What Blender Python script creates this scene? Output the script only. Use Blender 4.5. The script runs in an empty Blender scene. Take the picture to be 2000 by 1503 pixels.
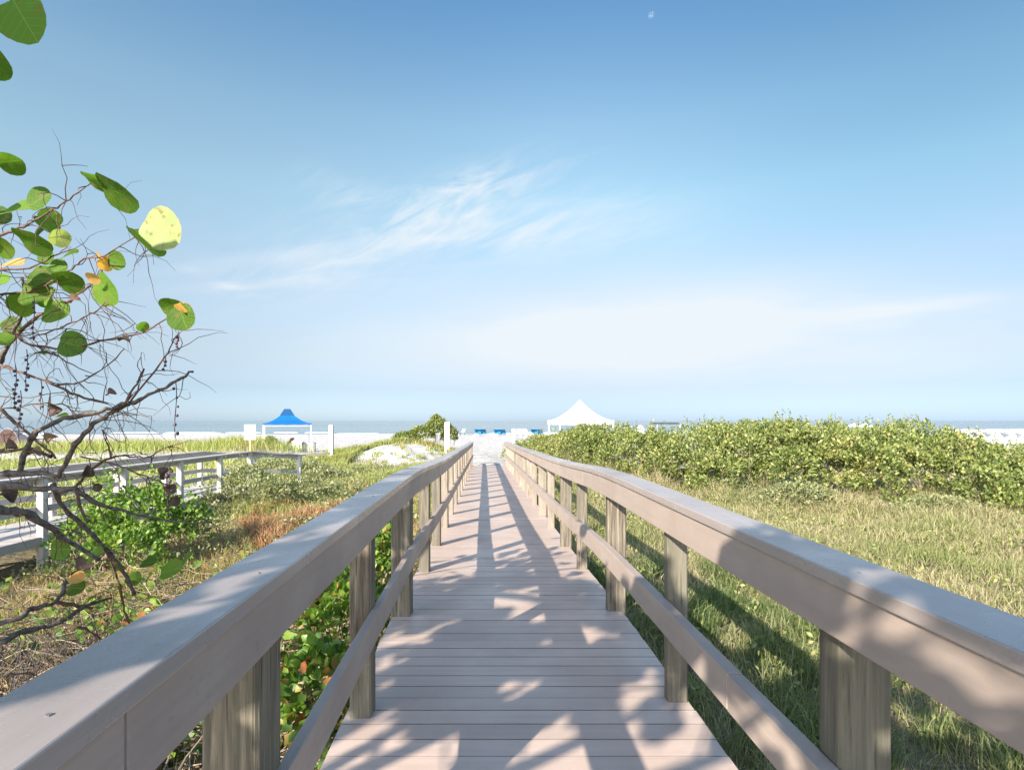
import bpy, bmesh, math, random
import numpy as np
from mathutils import Vector
R = math.radians
rnd = random.Random(7)
rng = np.random.default_rng(11)
S = bpy.context.scene
COL = S.collection

# ------------------------------------------------------------------ camera
F = 1111.0                 # focal length in photo pixels (2000 wide)
CZ = 1.5                   # eye height above the near deck
cam = bpy.data.cameras.new('camera'); camo = bpy.data.objects.new('camera', cam); COL.objects.link(camo)
camo.location = (0, 0, CZ); camo.rotation_euler = (R(90), 0, 0)
cam.sensor_width = 36; cam.lens = 36 * F / 2000
cam.shift_y = (821 - 751.5) / 2000
cam.clip_start = .03; cam.clip_end = 60000
S.camera = camo

def P(px, py, y):          # point at distance y seen at photo pixel (px, py)
    return Vector(((px - 1000) * y / F, y, CZ - (py - 821) * y / F))

# ------------------------------------------------------------------ light
SUN_EL, SUN_AZ = 26.8, 211.0
w = bpy.data.worlds.new("World"); S.world = w; w.use_nodes = True
nt = w.node_tree; N = nt.nodes; L = nt.links
bg = N['Background']
sky = N.new('ShaderNodeTexSky'); sky.sky_type = 'NISHITA'; sky.sun_disc = False
sky.sun_elevation = R(SUN_EL); sky.sun_rotation = R(SUN_AZ)
sky.air_density = 1.0; sky.dust_density = 0.4; sky.ozone_density = 1.0; sky.altitude = 0
bg.inputs['Strength'].default_value = .10

def math_node(nt, op, a, b=None, c=None, clamp=False):
    n = nt.nodes.new('ShaderNodeMath'); n.operation = op; n.use_clamp = clamp
    for i, v in enumerate((a, b, c)):
        if v is None: continue
        if isinstance(v, (int, float)): n.inputs[i].default_value = v
        else: nt.links.new(v, n.inputs[i])
    return n.outputs[0]

def vramp(fac, stops):
    r = N.new('ShaderNodeValToRGB'); e = r.color_ramp.elements
    while len(e) < len(stops): e.new(.5)
    for q, (p, c) in zip(e, stops): q.position = p; q.color = (*c, 1)
    L.new(fac, r.inputs[0]); return r.outputs[0]
tc = N.new('ShaderNodeTexCoord'); sp = N.new('ShaderNodeSeparateXYZ'); L.new(tc.outputs['Generated'], sp.inputs[0])
ys = math_node(nt, 'MAXIMUM', sp.outputs[1], .02)
U = math_node(nt, 'DIVIDE', sp.outputs[0], ys)
V = math_node(nt, 'DIVIDE', sp.outputs[2], ys)
cmb = N.new('ShaderNodeCombineXYZ'); L.new(U, cmb.inputs[0]); L.new(V, cmb.inputs[1])
def noise_uv(rot, sx, sy, scale, detail, lo, hi, dist=.6, off=0, rough=.55):
    mp = N.new('ShaderNodeMapping'); mp.inputs['Rotation'].default_value[2] = R(-rot); mp.inputs['Location'].default_value = (off, off * .37, 0)
    L.new(cmb.outputs[0], mp.inputs[0])
    sc = N.new('ShaderNodeMapping'); sc.inputs['Scale'].default_value = (sx, sy, 1); L.new(mp.outputs[0], sc.inputs[0])
    n = N.new('ShaderNodeTexNoise'); n.inputs['Scale'].default_value = scale; n.inputs['Detail'].default_value = detail
    n.inputs['Roughness'].default_value = rough; n.inputs['Distortion'].default_value = dist
    L.new(sc.outputs[0], n.inputs['Vector'])
    r = N.new('ShaderNodeMapRange'); r.interpolation_type = 'SMOOTHSTEP'; r.inputs[1].default_value = lo; r.inputs[2].default_value = hi
    L.new(n.outputs[0], r.inputs[0]); return r.outputs[0]
def blob(u0, v0, rot, a, b):   # soft elliptical region of the sky
    c, s = math.cos(R(rot)), math.sin(R(rot))
    du = math_node(nt, 'SUBTRACT', U, u0); dv = math_node(nt, 'SUBTRACT', V, v0)
    x = math_node(nt, 'ADD', math_node(nt, 'MULTIPLY', du, c / a), math_node(nt, 'MULTIPLY', dv, s / a))
    y = math_node(nt, 'ADD', math_node(nt, 'MULTIPLY', du, -s / b), math_node(nt, 'MULTIPLY', dv, c / b))
    d = math_node(nt, 'ADD', math_node(nt, 'MULTIPLY', x, x), math_node(nt, 'MULTIPLY', y, y))
    return math_node(nt, 'EXPONENT', math_node(nt, 'MULTIPLY', d, -1.0))
clouds = []
def cloud(mask, tex, k): clouds.append(math_node(nt, 'MULTIPLY', math_node(nt, 'MULTIPLY', mask, tex), k * 1.2))
def uv(px, py): return (px - 1000) / F, (821 - py) / F
streak = noise_uv(20, 1.5, 9, 2.2, 8, .36, .72, .5, 3.1, .6)
streak2 = noise_uv(6, 1.2, 12, 2.0, 6, .38, .7, .4, 1.3, .5)
wisp = noise_uv(24, 3, 10, 3.0, 9, .35, .75, 1.0, 7.7, .58)
cloud(blob(*uv(905, 375), 20, .15, .033), wisp, .6)
cloud(blob(*uv(690, 385), -25, .09, .03), wisp, .25)
cloud(blob(*uv(1000, 455), 4, .24, .06), streak, .5)
cloud(blob(*uv(960, 430), 0, .26, .06), wisp, .35)
cloud(blob(*uv(680, 515), 8, .28, .045), streak2, .48)
cloud(blob(*uv(620, 525), 12, .25, .05), wisp, .3)
cloud(blob(*uv(430, 550), -20, .07, .010), streak2, .5)
cloud(blob(*uv(1330, 655), 3, .42, .085), noise_uv(4, 1, 4, 1.6, 5, .25, .6, .3, 5.), .95)
cloud(blob(*uv(1250, 640), 2, .5, .07), noise_uv(3, 1, 5, 1.1, 4, .1, .6, .3, 2.), .45)
cloud(blob(*uv(1800, 600), 8, .25, .015), streak2, .35)
cloud(blob(*uv(1700, 690), 2, .5, .08), noise_uv(2, 1, 6, 1.2, 4, .2, .7, .3, 9.), .4)
tot = clouds[0]
for c in clouds[1:]: tot = math_node(nt, 'ADD', tot, c)
fwd = math_node(nt, 'GREATER_THAN', sp.outputs[1], .03)
tot = math_node(nt, 'MULTIPLY', tot, fwd, clamp=True)
hz = N.new('ShaderNodeMix'); hz.data_type = 'RGBA'; L.new(tot, hz.inputs[0])
# clear air away from the sun: deeper blue above, pale blue (not white) at the horizon
half = vramp(sp.outputs[2], [(.0, (.178, .25, .44)), (.055, (.178, .205, .29)), (.108, (.262, .245, .262)), (.237, (.425, .38, .335)), (.354, (.475, .48, .395)), (.457, (.45, .485, .42)), (.595, (.285, .405, .43)), (1, (.40, .50, .50))])
dirn = N.new('ShaderNodeMapRange'); dirn.interpolation_type = 'SMOOTHSTEP'; dirn.inputs[1].default_value = -.35; dirn.inputs[2].default_value = .25; L.new(sp.outputs[1], dirn.inputs[0])
tm = N.new('ShaderNodeMix'); tm.data_type = 'RGBA'; L.new(dirn.outputs[0], tm.inputs[0]); tm.inputs[6].default_value = (.95, .95, .98, 1); L.new(half, tm.inputs[7])
mul = N.new('ShaderNodeMix'); mul.data_type = 'RGBA'; mul.blend_type = 'MULTIPLY'; mul.inputs[0].default_value = 1; L.new(sky.outputs[0], mul.inputs[6]); L.new(tm.outputs[2], mul.inputs[7])
dbl = N.new('ShaderNodeVectorMath'); dbl.operation = 'SCALE'; dbl.inputs[3].default_value = 2.0; L.new(mul.outputs[2], dbl.inputs[0])
def mrange(v, a, b_):
    r = N.new('ShaderNodeMapRange'); r.interpolation_type = 'SMOOTHSTEP'; r.inputs[1].default_value = a; r.inputs[2].default_value = b_; L.new(v, r.inputs[0]); return r.outputs[0]
def tint(col, fac, c):
    q = N.new('ShaderNodeMix'); q.data_type = 'RGBA'; q.blend_type = 'MULTIPLY'; L.new(fac, q.inputs[0]); L.new(col, q.inputs[6]); q.inputs[7].default_value = (*c, 1); return q.outputs[2]
low = math_node(nt, 'MULTIPLY', math_node(nt, 'MULTIPLY', mrange(sp.outputs[0], -.35, .15), math_node(nt, 'SUBTRACT', 1, mrange(sp.outputs[2], .10, .38))), dirn.outputs[0])
high = math_node(nt, 'MULTIPLY', math_node(nt, 'MULTIPLY', mrange(sp.outputs[0], .0, .65), mrange(sp.outputs[2], .05, .42)), dirn.outputs[0])
even = tint(tint(dbl.outputs[0], low, (.78, .80, .85)), high, (.60, .71, .77))
L.new(even, hz.inputs[6])
hz.inputs[7].default_value = (3.15, 3.42, 3.65, 1)
L.new(hz.outputs[2], bg.inputs['Color'])

sun = bpy.data.lights.new('sun', 'SUN'); suno = bpy.data.objects.new('sun', sun); COL.objects.link(suno)
sun.energy = 4.7; sun.angle = R(.53); sun.color = (1.0, .915, .80)
az = R(SUN_AZ); el = R(SUN_EL)
sd = Vector((math.sin(az) * math.cos(el), math.cos(az) * math.cos(el), math.sin(el)))
suno.rotation_euler = sd.to_track_quat('Z', 'Y').to_euler(); suno.location = (-20, -40, 30)
S.view_settings.view_transform = 'Standard'; S.view_settings.look = 'None'; S.view_settings.gamma = 1
S.view_settings.exposure = 1.43

# ------------------------------------------------------------------ helpers
def tag(o, label=None, cat=None, group=None, kind=None):
    if label: o['label'] = label
    if cat: o['category'] = cat
    if group: o['group'] = group
    if kind: o['kind'] = kind
    return o
def empty(name, loc=(0, 0, 0), rz=0):
    o = bpy.data.objects.new(name, None); COL.objects.link(o); o.location = loc; o.rotation_euler[2] = rz
    o.empty_display_size = .1; return o
def link(name, me, mat=None, parent=None):
    o = bpy.data.objects.new(name, me); COL.objects.link(o)
    if mat and not me.materials: me.materials.append(mat)
    if parent: o.parent = parent
    return o
def npmesh(name, V_, faces, mat=None, parent=None, smooth=False):
    """V_: (n,3); faces: list of int arrays (m,k)"""
    me = bpy.data.meshes.new(name); V_ = np.asarray(V_, dtype=np.float32)
    me.vertices.add(len(V_)); me.vertices.foreach_set('co', V_.ravel())
    loops = np.concatenate([f.ravel() for f in faces]).astype(np.int32)
    tot_ = np.concatenate([np.full(len(f), f.shape[1], dtype=np.int32) for f in faces])
    st = np.concatenate([[0], np.cumsum(tot_)[:-1]]).astype(np.int32)
    me.loops.add(len(loops)); me.loops.foreach_set('vertex_index', loops)
    me.polygons.add(len(tot_)); me.polygons.foreach_set('loop_start', st); me.polygons.foreach_set('loop_total', tot_)
    if smooth: me.polygons.foreach_set('use_smooth', np.ones(len(tot_), dtype=bool))
    me.update(); me.validate()
    return link(name, me, mat, parent)
class MB:
    def __init__(s): s.v = []; s.f = []
    def hexa(s, pts):
        b = len(s.v); s.v += [tuple(p) for p in pts]
        for q in ((0, 3, 2, 1), (4, 5, 6, 7), (0, 1, 5, 4), (1, 2, 6, 5), (2, 3, 7, 6), (3, 0, 4, 7)): s.f.append(tuple(b + i for i in q))
    def box(s, x0, x1, y0, y1, z0, z1): s.hexa([(x0, y0, z0), (x1, y0, z0), (x1, y1, z0), (x0, y1, z0), (x0, y0, z1), (x1, y0, z1), (x1, y1, z1), (x0, y1, z1)])
    def tube(s, pts, rads, n=6, cap=True):
        pts = [Vector(p) for p in pts]; b = len(s.v); up = Vector((0, 0, 1))
        for i, p in enumerate(pts):
            t = (pts[min(i + 1, len(pts) - 1)] - pts[max(i - 1, 0)]).normalized()
            a = t.cross(up)
            if a.length < .05: a = t.cross(Vector((1, 0, 0)))
            a.normalize(); c = a.cross(t)
            for k in range(n):
                th = 2 * math.pi * k / n; q = p + (a * math.cos(th) + c * math.sin(th)) * rads[i]; s.v.append(tuple(q))
        for i in range(len(pts) - 1):
            for k in range(n):
                k2 = (k + 1) % n; s.f.append((b + i * n + k, b + i * n + k2, b + (i + 1) * n + k2, b + (i + 1) * n + k))
        if cap:
            s.f.append(tuple(b + k for k in reversed(range(n)))); e = b + (len(pts) - 1) * n; s.f.append(tuple(e + k for k in range(n)))
    def build(s, name, mat, parent=None, smooth=False, bevel=0):
        me = bpy.data.meshes.new(name); me.from_pydata(s.v, [], s.f); me.update()
        if smooth: me.polygons.foreach_set('use_smooth', [True] * len(me.polygons))
        o = link(name, me, mat, parent)
        if bevel:
            m = o.modifiers.new('bevel', 'BEVEL'); m.width = bevel; m.segments = 2; m.limit_method = 'ANGLE'
        return o

# ------------------------------------------------------------------ materials
def new_mat(name):
    m = bpy.data.materials.new(name); m.use_nodes = True; nt = m.node_tree; return m, nt, nt.nodes['Principled BSDF']
def ramp(nt, fac, stops):
    r = nt.nodes.new('ShaderNodeValToRGB'); e = r.color_ramp.elements
    while len(e) < len(stops): e.new(.5)
    for el_, (p, c) in zip(e, stops): el_.position = p; el_.color = (*c, 1)
    nt.links.new(fac, r.inputs[0]); return r.outputs[0]
def tex(nt, scale=(1, 1, 1), s=5, detail=4, rough=.5, dist=0, kind='Object', loc=(0, 0, 0)):
    t = nt.nodes.new('ShaderNodeTexCoord'); mp = nt.nodes.new('ShaderNodeMapping'); mp.inputs['Scale'].default_value = scale; mp.inputs['Location'].default_value = loc
    nt.links.new(t.outputs[kind], mp.inputs[0]); n = nt.nodes.new('ShaderNodeTexNoise')
    n.inputs['Scale'].default_value = s; n.inputs['Detail'].default_value = detail; n.inputs['Roughness'].default_value = rough; n.inputs['Distortion'].default_value = dist
    nt.links.new(mp.outputs[0], n.inputs['Vector']); return n.outputs[0]
def mixc(nt, f, a, b, blend='MIX'):
    m = nt.nodes.new('ShaderNodeMix'); m.data_type = 'RGBA'; m.blend_type = blend
    if isinstance(f, (int, float)): m.inputs[0].default_value = f
    else: nt.links.new(f, m.inputs[0])
    for i, v in ((6, a), (7, b)):
        if isinstance(v, tuple): m.inputs[i].default_value = (*v, 1)
        else: nt.links.new(v, m.inputs[i])
    return m.outputs[2]
def bump(nt, bsdf, h, strength=.3, dist=.01):
    b = nt.nodes.new('ShaderNodeBump'); b.inputs['Strength'].default_value = strength; b.inputs['Distance'].default_value = dist
    nt.links.new(h, b.inputs['Height']); nt.links.new(b.outputs[0], bsdf.inputs['Normal'])
def island(nt):
    g = nt.nodes.new('ShaderNodeNewGeometry'); return g.outputs['Random Per Island']
def setc(nt, bsdf, c): nt.links.new(c, bsdf.inputs['Base Color'])

def board_mat(name, base, grain=(2, 40, 40), rough=.42, var=.12, spec=.5):
    m, nt, b = new_mat(name)
    g = tex(nt, grain, 1.0, 6, .65, .3); st = tex(nt, (1, 1, 1), 1.7, 6, .6); sp_ = tex(nt, (1, 1, 1), 22, 3, .6)
    dark = tuple(c * .88 for c in base); light = tuple(min(1, c * 1.07) for c in base)
    c = ramp(nt, g, [(.3, dark), (.7, light)])
    c = mixc(nt, math_node(nt, 'MULTIPLY', island(nt), var * 2), c, tuple(c_ * .6 for c_ in base))
    c = mixc(nt, ramp(nt, st, [(.42, (0, 0, 0)), (.70, (.6, .6, .6))]), c, tuple(x * y for x, y in zip(base, (.72, .70, .68))))
    c = mixc(nt, ramp(nt, sp_, [(.66, (0, 0, 0)), (.78, (.35, .35, .35))]), c, (.10, .09, .08))
    setc(nt, b, c); b.inputs['Specular IOR Level'].default_value = spec
    rr = ramp(nt, st, [(.3, (rough - .08,) * 3), (.7, (rough + .15,) * 3)]); nt.links.new(rr, b.inputs['Roughness'])
    bump(nt, b, g, .25, .004); return m
M = {}
M['deck'] = board_mat('deck boards', (.50, .385, .315), (1.2, 30, 30), .42, .22, .45)
M['cap'] = board_mat('painted rail cap', (.31, .262, .24), (30, 1.2, 30), .24, .10, .8)
M['fascia'] = board_mat('painted rail board', (.35, .28, .235), (30, 1.2, 30), .5, .08, .35)
M['board_edge'] = board_mat('board edges in painted seam shade', (.21, .17, .15), (3, 20, 20), .9, .2, .1)  # board sides coloured dark so the gaps read as shaded seams
M['grey_wood'] = board_mat('weathered pale boards', (.46, .42, .38), (3, 20, 20), .6, .2, .3)
M['white_wood'] = board_mat('weathered white posts', (.52, .48, .42), (30, 30, 2), .6, .1, .3)

def post_mat(name, dark, mid, light):
    m, nt, b = new_mat(name)
    g = tex(nt, (1, 1, .045), 42, 6, .7, .35); s = tex(nt, (1, 1, .3), 3.2, 5, .6); k = tex(nt, (1, 1, .03), 95, 3, .5)
    oi = nt.nodes.new('ShaderNodeObjectInfo')
    c = ramp(nt, g, [(.34, dark), (.5, mid), (.68, light)])
    c = mixc(nt, ramp(nt, s, [(.4, (0, 0, 0)), (.68, (.75, .75, .75))]), c, (.16, .15, .11))
    c = mixc(nt, ramp(nt, k, [(.33, (.8, .8, .8)), (.39, (0, 0, 0))]), c, (.045, .035, .025))
    c = mixc(nt, math_node(nt, 'MULTIPLY', oi.outputs['Random'], .45), c, (.10, .095, .075))
    setc(nt, b, c); b.inputs['Roughness'].default_value = .85; b.inputs['Specular IOR Level'].default_value = .2
    bump(nt, b, g, .7, .012); return m
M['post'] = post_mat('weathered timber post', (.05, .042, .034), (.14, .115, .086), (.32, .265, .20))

def leaf_mat(name, stops, trans=.35, rough=.45, patch=None, spec=.4, veins=False):
    m, nt, b = new_mat(name); out = nt.nodes['Material Output']
    c = ramp(nt, island(nt), stops)
    if patch:
        n = tex(nt, (1, 1, 1), patch[0], 4, .6); c = mixc(nt, ramp(nt, n, [(patch[1], (0, 0, 0)), (patch[2], (1, 1, 1))]), c, ramp(nt, island(nt), patch[3]))
    if veins:
        uvn = nt.nodes.new('ShaderNodeUVMap'); s_ = nt.nodes.new('ShaderNodeSeparateXYZ'); nt.links.new(uvn.outputs[0], s_.inputs[0])
        av = math_node(nt, 'ABSOLUTE', s_.outputs[1])
        mid = math_node(nt, 'LESS_THAN', av, .025)
        q = math_node(nt, 'FRACT', math_node(nt, 'MULTIPLY', math_node(nt, 'SUBTRACT', s_.outputs[0], math_node(nt, 'MULTIPLY', av, .75)), 3.2))
        side = math_node(nt, 'LESS_THAN', q, .06)
        vv = math_node(nt, 'MULTIPLY', math_node(nt, 'MAXIMUM', mid, side), .28)
        c = mixc(nt, vv, c, (.38, .42, .12))
        bl = tex(nt, (1, 1, 1), 30, 4, .6); c = mixc(nt, ramp(nt, bl, [(.56, (0, 0, 0)), (.66, (.75, .75, .75))]), c, (.20, .15, .05))
    setc(nt, b, c); b.inputs['Roughness'].default_value = rough; b.inputs['Specular IOR Level'].default_value = spec
    t = nt.nodes.new('ShaderNodeBsdfTranslucent'); mx = nt.nodes.new('ShaderNodeMixShader'); mx.inputs[0].default_value = trans
    hc = nt.nodes.new('ShaderNodeMix'); hc.data_type = 'RGBA'; hc.blend_type = 'MULTIPLY'; hc.inputs[0].default_value = 1
    nt.links.new(c, hc.inputs[6]); hc.inputs[7].default_value = (1.5, 1.6, .7, 1)
    nt.links.new(hc.outputs[2], t.inputs[0]); nt.links.new(b.outputs[0], mx.inputs[1]); nt.links.new(t.outputs[0], mx.inputs[2]); nt.links.new(mx.outputs[0], out.inputs[0])
    return m
M['scrub'] = leaf_mat('scrub leaves', [(0, (.055, .085, .018)), (.35, (.115, .15, .035)), (.75, (.235, .265, .072)), (.985, (.32, .33, .12)), (1, (.32, .18, .09))], .3, .5,
                      (.55, .5, .68, [(0, (.13, .15, .045)), (.6, (.30, .30, .09)), (1, (.36, .27, .13))]))
M['shrub_green'] = leaf_mat('bright shrub leaves', [(0, (.05, .11, .02)), (.5, (.13, .23, .035)), (1, (.29, .38, .08))], .35, .4)
M['shrub_grey'] = leaf_mat('grey green shrub leaves', [(0, (.12, .14, .06)), (.5, (.21, .23, .10)), (1, (.36, .34, .18))], .3, .6)
M['cover'] = leaf_mat('ground plant leaves', [(0, (.05, .10, .02)), (.5, (.12, .22, .03)), (.85, (.25, .33, .06)), (1, (.35, .12, .05))], .35, .4)
M['litter'] = leaf_mat('dry leaf litter', [(0, (.10, .06, .03)), (.5, (.24, .16, .09)), (1, (.42, .32, .20))], .1, .8)
M['grape'] = leaf_mat('round tree leaves', [(0, (.055, .115, .016)), (.5, (.10, .20, .024)), (1, (.16, .28, .036))], .45, .6, None, .14, True)
M['grape_pale'] = leaf_mat('pale yellow leaf', [(0, (.33, .38, .15)), (1, (.36, .41, .17))], .35, .6, None, .15, True)
M['grape_orange'] = leaf_mat('orange leaf', [(0, (.60, .30, .06)), (1, (.62, .36, .16))], .4, .5)
M['grape_brown'] = leaf_mat('dead brown leaf', [(0, (.05, .03, .025)), (.6, (.12, .07, .045)), (1, (.30, .19, .10))], .1, .8)
def grass_mat(name, a, b_, n1=.45, n2=.6, s=.5):
    return leaf_mat(name, a, .3, .6, (s, n1, n2, b_), .25)
M['grass_right'] = grass_mat('meadow grass', [(0, (.20, .19, .08)), (.5, (.34, .30, .16)), (1, (.52, .44, .28))],
                             [(0, (.13, .16, .05)), (.6, (.23, .25, .09)), (1, (.36, .34, .16))], .46, .66, .45)
M['grass_brown'] = grass_mat('dry brown grass', [(0, (.26, .18, .09)), (.5, (.38, .28, .14)), (1, (.50, .40, .22))],
                             [(0, (.18, .19, .06)), (.6, (.27, .27, .10)), (1, (.42, .20, .10))], .45, .65, .4)
M['grass_dune'] = grass_mat('dune grass', [(0, (.17, .21, .05)), (.5, (.27, .30, .08)), (1, (.40, .38, .15))],
                            [(0, (.22, .20, .08)), (.6, (.34, .29, .12)), (1, (.42, .32, .17))], .5, .65, .3)
M['grass_red'] = grass_mat('red brown weeds', [(0, (.22, .10, .05)), (.5, (.34, .17, .09)), (1, (.42, .28, .15))],
                            [(0, (.22, .16, .07)), (.6, (.32, .26, .11)), (1, (.38, .20, .10))], .5, .7, .6)
def simple(name, col, rough=.6, s=8, var=.25, spec=.3, trans=0, bmp=0):
    m, nt, b = new_mat(name); n = tex(nt, (1, 1, 1), s, 5, .6)
    setc(nt, b, ramp(nt, n, [(.3, tuple(c * (1 - var) for c in col)), (.7, col)])); b.inputs['Roughness'].default_value = rough; b.inputs['Specular IOR Level'].default_value = spec
    if bmp: bump(nt, b, n, .5, bmp)
    if trans:
        out = nt.nodes['Material Output']; t = nt.nodes.new('ShaderNodeBsdfTranslucent'); t.inputs[0].default_value = (*col, 1)
        mx = nt.nodes.new('ShaderNodeMixShader'); mx.inputs[0].default_value = trans
        nt.links.new(b.outputs[0], mx.inputs[1]); nt.links.new(t.outputs[0], mx.inputs[2]); nt.links.new(mx.outputs[0], out.inputs[0])
    return m
M['bark'] = simple('grey brown bark', (.18, .15, .132), .9, 45, .75, .1, 0, .02)
M['bark_red'] = simple('red brown twigs', (.15, .09, .068), .85, 40, .5, .15, 0, .004)
M['stem_pale'] = simple('pale stems', (.34, .27, .19), .9, 20, .4, .1)
M['berry'] = simple('dark berries', (.08, .035, .05), .35, 20, .4, .5)
M['white_canvas'] = simple('white canvas', (.82, .83, .85), .7, 1.5, .06, .2, .35)
M['blue_canvas'] = simple('blue canvas', (.01, .15, .45), .6, 2, .2, .3, .25)
M['blue_dark'] = simple('darker blue canvas', (.008, .075, .20), .6, 2, .2, .3, .15)
M['hood_blue'] = simple('beach hood canvas', (.03, .22, .42), .6, 2, .2, .3, .2)
M['white_paint'] = simple('white paint', (.78, .78, .76), .5, 4, .12, .4)
M['metal_grey'] = simple('grey metal', (.30, .31, .32), .45, 4, .2, .5)
M['brown_box'] = simple('brown cushion', (.26, .14, .09), .8, 4, .3, .2)
M['grey_cloth'] = simple('grey cloth', (.30, .30, .31), .9, 5, .3, .2)
M['table_grey'] = simple('grey panel', (.45, .46, .47), .7, 3, .15, .3)
M['pink_cloth'] = simple('faded pink canvas', (.50, .36, .32), .8, 3, .2, .2)
M['dark_hull'] = simple('dark canopy', (.06, .07, .08), .6, 1, .3, .3)
M['purple'] = simple('purple cloth', (.22, .20, .36), .8, 3, .2, .2)
M['steel'] = simple('screw head', (.12, .12, .12), .5, 10, .3, .5)

# ------------------------------------------------------------------ boardwalk axis
DZ_Y = [-6, 4.6, 6, 7.3, 9, 11, 13, 18.4, 26.6, 40]
DZ_Z = [0, 0, -.07, -.12, -.17, -.22, -.27, -.41, -.60, -.85]
_fy = np.linspace(-6, 40, 400); _fz = np.interp(_fy, DZ_Y, DZ_Z)
_k = np.hanning(25); _k /= _k.sum(); _fz = np.convolve(np.pad(_fz, 12, 'edge'), _k, 'valid')
def deck_z(y): return float(np.interp(y, _fy, _fz))
def axis_x(y): return .19 - .048 * y
END = 26.6

def straight(y): return axis_x(y), deck_z(y)
def on(pathf, y, d, z):     # point at station y, lateral offset d, height z above deck
    x0, z0 = pathf(y); return (x0 + d, y, z0 + z)
def rail_piece(mb, pathf, y0, y1, d0, d1, z0, z1, step=1.0):
    n = max(1, int(round((y1 - y0) / step))); st = [y0 + (y1 - y0) * i / n for i in range(n + 1)]
    b = len(mb.v)
    for y in st:
        for (d, z) in ((d0, z0), (d1, z0), (d1, z1), (d0, z1)): mb.v.append(on(pathf, y, d, z))
    for i in range(n):
        for k in range(4):
            a = b + i * 4; k2 = (k + 1) % 4
            mb.f.append((a + k, a + 4 + k, a + 4 + k2, a + k2))
    mb.f.append((b, b + 1, b + 2, b + 3)); e = b + n * 4; mb.f.append((e + 3, e + 2, e + 1, e))

# ------------------------------------------------------------------ ground
def sm(a, b, x): t = np.clip((x - a) / (b - a), 0, 1); return t * t * (3 - 2 * t)
def g_np(x, y):
    x = np.asarray(x, float); y = np.asarray(y, float)
    z = -.95 + 0 * x
    z = z - .22 * sm(-4.5, -8, x) * (1 - sm(17, 24, y))
    z = z - .25 * sm(34, 60, y) - .25 * sm(60, 115, y) - .55 * sm(118, 150, y) - 3 * sm(150, 400, y)
    z = z + 1.0 * np.exp(-(((x + 6.2) / 3.0) ** 2 + ((y - 33) / 3.6) ** 2))          # sand mound
    z = z + .55 * np.exp(-(((x + 10) / 4.) ** 2 + ((y - 36) / 4.5) ** 2)) * 0.6
    z = z + .5 * np.exp(-(((x + 27) / 11.) ** 2 + ((y - 40) / 4.) ** 2))
    z = z + .5 * np.exp(-(((x + 18.5) / 2.6) ** 2 + ((y - 40) / 3.) ** 2))
    z = z + .34 * np.exp(-((x - axis_x(y)) / 1.5) ** 2) * sm(23.5, 26.5, y) * (1 - sm(30, 48, y))
    z = z - .16 * sm(-7.2, -8.2, x) * sm(-11, -10, x) * (1 - sm(14, 18, y))
    rough = (np.sin(x * 1.9 + y * .7) * np.sin(y * 1.3 - x * .6) * .05 + np.sin(x * 5.1 + 1) * np.sin(y * 4.3 + x) * .02) * (1 - sm(110, 130, y))
    md = np.exp(-(((x + 5.9) / 3.2) ** 2 + ((y - 31.5) / 3.5) ** 2)); rough = rough + md * (.09 * np.sin(x * 3.3 + 2 * np.sin(y * 2.1)) * np.sin(y * 2.9 + x) + .05 * np.sin(x * 7.1 + y * 2) * np.sin(y * 6.3))
    return z + rough
def g(x, y): return float(g_np(x, y))
def clump(X, Y, s=1.0):
    return .5 + .25 * (np.sin(X * 1.7 * s + 1.3 * np.sin(Y * 1.1 * s)) * np.sin(Y * 1.9 * s + 1.1 * np.sin(X * 1.3 * s))) + .25 * np.sin(X * 4.7 * s + 2 * np.sin(Y * 3.1 * s)) * np.sin(Y * 5.3 * s)
def veg_np(x, y):     # 1 where soil and litter, 0 where clean sand
    x = np.asarray(x, float); y = np.asarray(y, float)
    v = 1 - sm(33, 37, y + .8 * np.sin(x * .8))
    mound = np.exp(-(((x + 5.9) / 2.9) ** 2 + ((y - 31.0) / 3.3) ** 2)); v = v * (1 - sm(.3, .5, mound))
    v = v * (1 - .75 * sm(.70, .86, clump(x * .9 + 3, y)) * (x > 1.5))
    path = (np.abs(x - axis_x(y)) < 1.35) * sm(25.5, 26.8, y); v = v * (1 - path)
    left = sm(-9.5, -12, x) * sm(18, 22, y); v = v * (1 - left)
    return v
def axis_pts():
    xs = np.concatenate([-np.geomspace(900, 22, 16), np.arange(-20, 24, .35), np.geomspace(24.5, 900, 16)])
    ysv = np.concatenate([[-60, -40, -25, -15, -10, -7], np.arange(-5, 42, .35), np.geomspace(42.5, 420, 50)])
    return xs, ysv
xs, ysv = axis_pts(); GX, GY = np.meshgrid(xs, ysv); GZ = g_np(GX, GY)
nx, ny = len(xs), len(ysv); idx = np.arange(nx * ny).reshape(ny, nx)
fq = np.stack([idx[:-1, :-1], idx[:-1, 1:], idx[1:, 1:], idx[1:, :-1]], -1).reshape(-1, 4)
ground = npmesh('ground', np.stack([GX, GY, GZ], -1).reshape(-1, 3), [fq], None, None, True)
at = ground.data.attributes.new('veg', 'FLOAT', 'POINT'); at.data.foreach_set('value', veg_np(GX, GY).ravel().astype(np.float32))
m, nt, b = new_mat('sand and soil')
an = nt.nodes.new('ShaderNodeAttribute'); an.attribute_name = 'veg'
n1 = tex(nt, (1, 1, 1), .8, 8, .6); n2 = tex(nt, (1, 1, 1), 14, 6, .65); n3 = tex(nt, (.25, 1, 1), .5, 5, .6)
sand = ramp(nt, n1, [(.3, (.38, .355, .32)), (.7, (.51, .475, .435))])
t_ = nt.nodes.new('ShaderNodeTexCoord'); s_ = nt.nodes.new('ShaderNodeSeparateXYZ'); nt.links.new(t_.outputs['Object'], s_.inputs[0])
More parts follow.
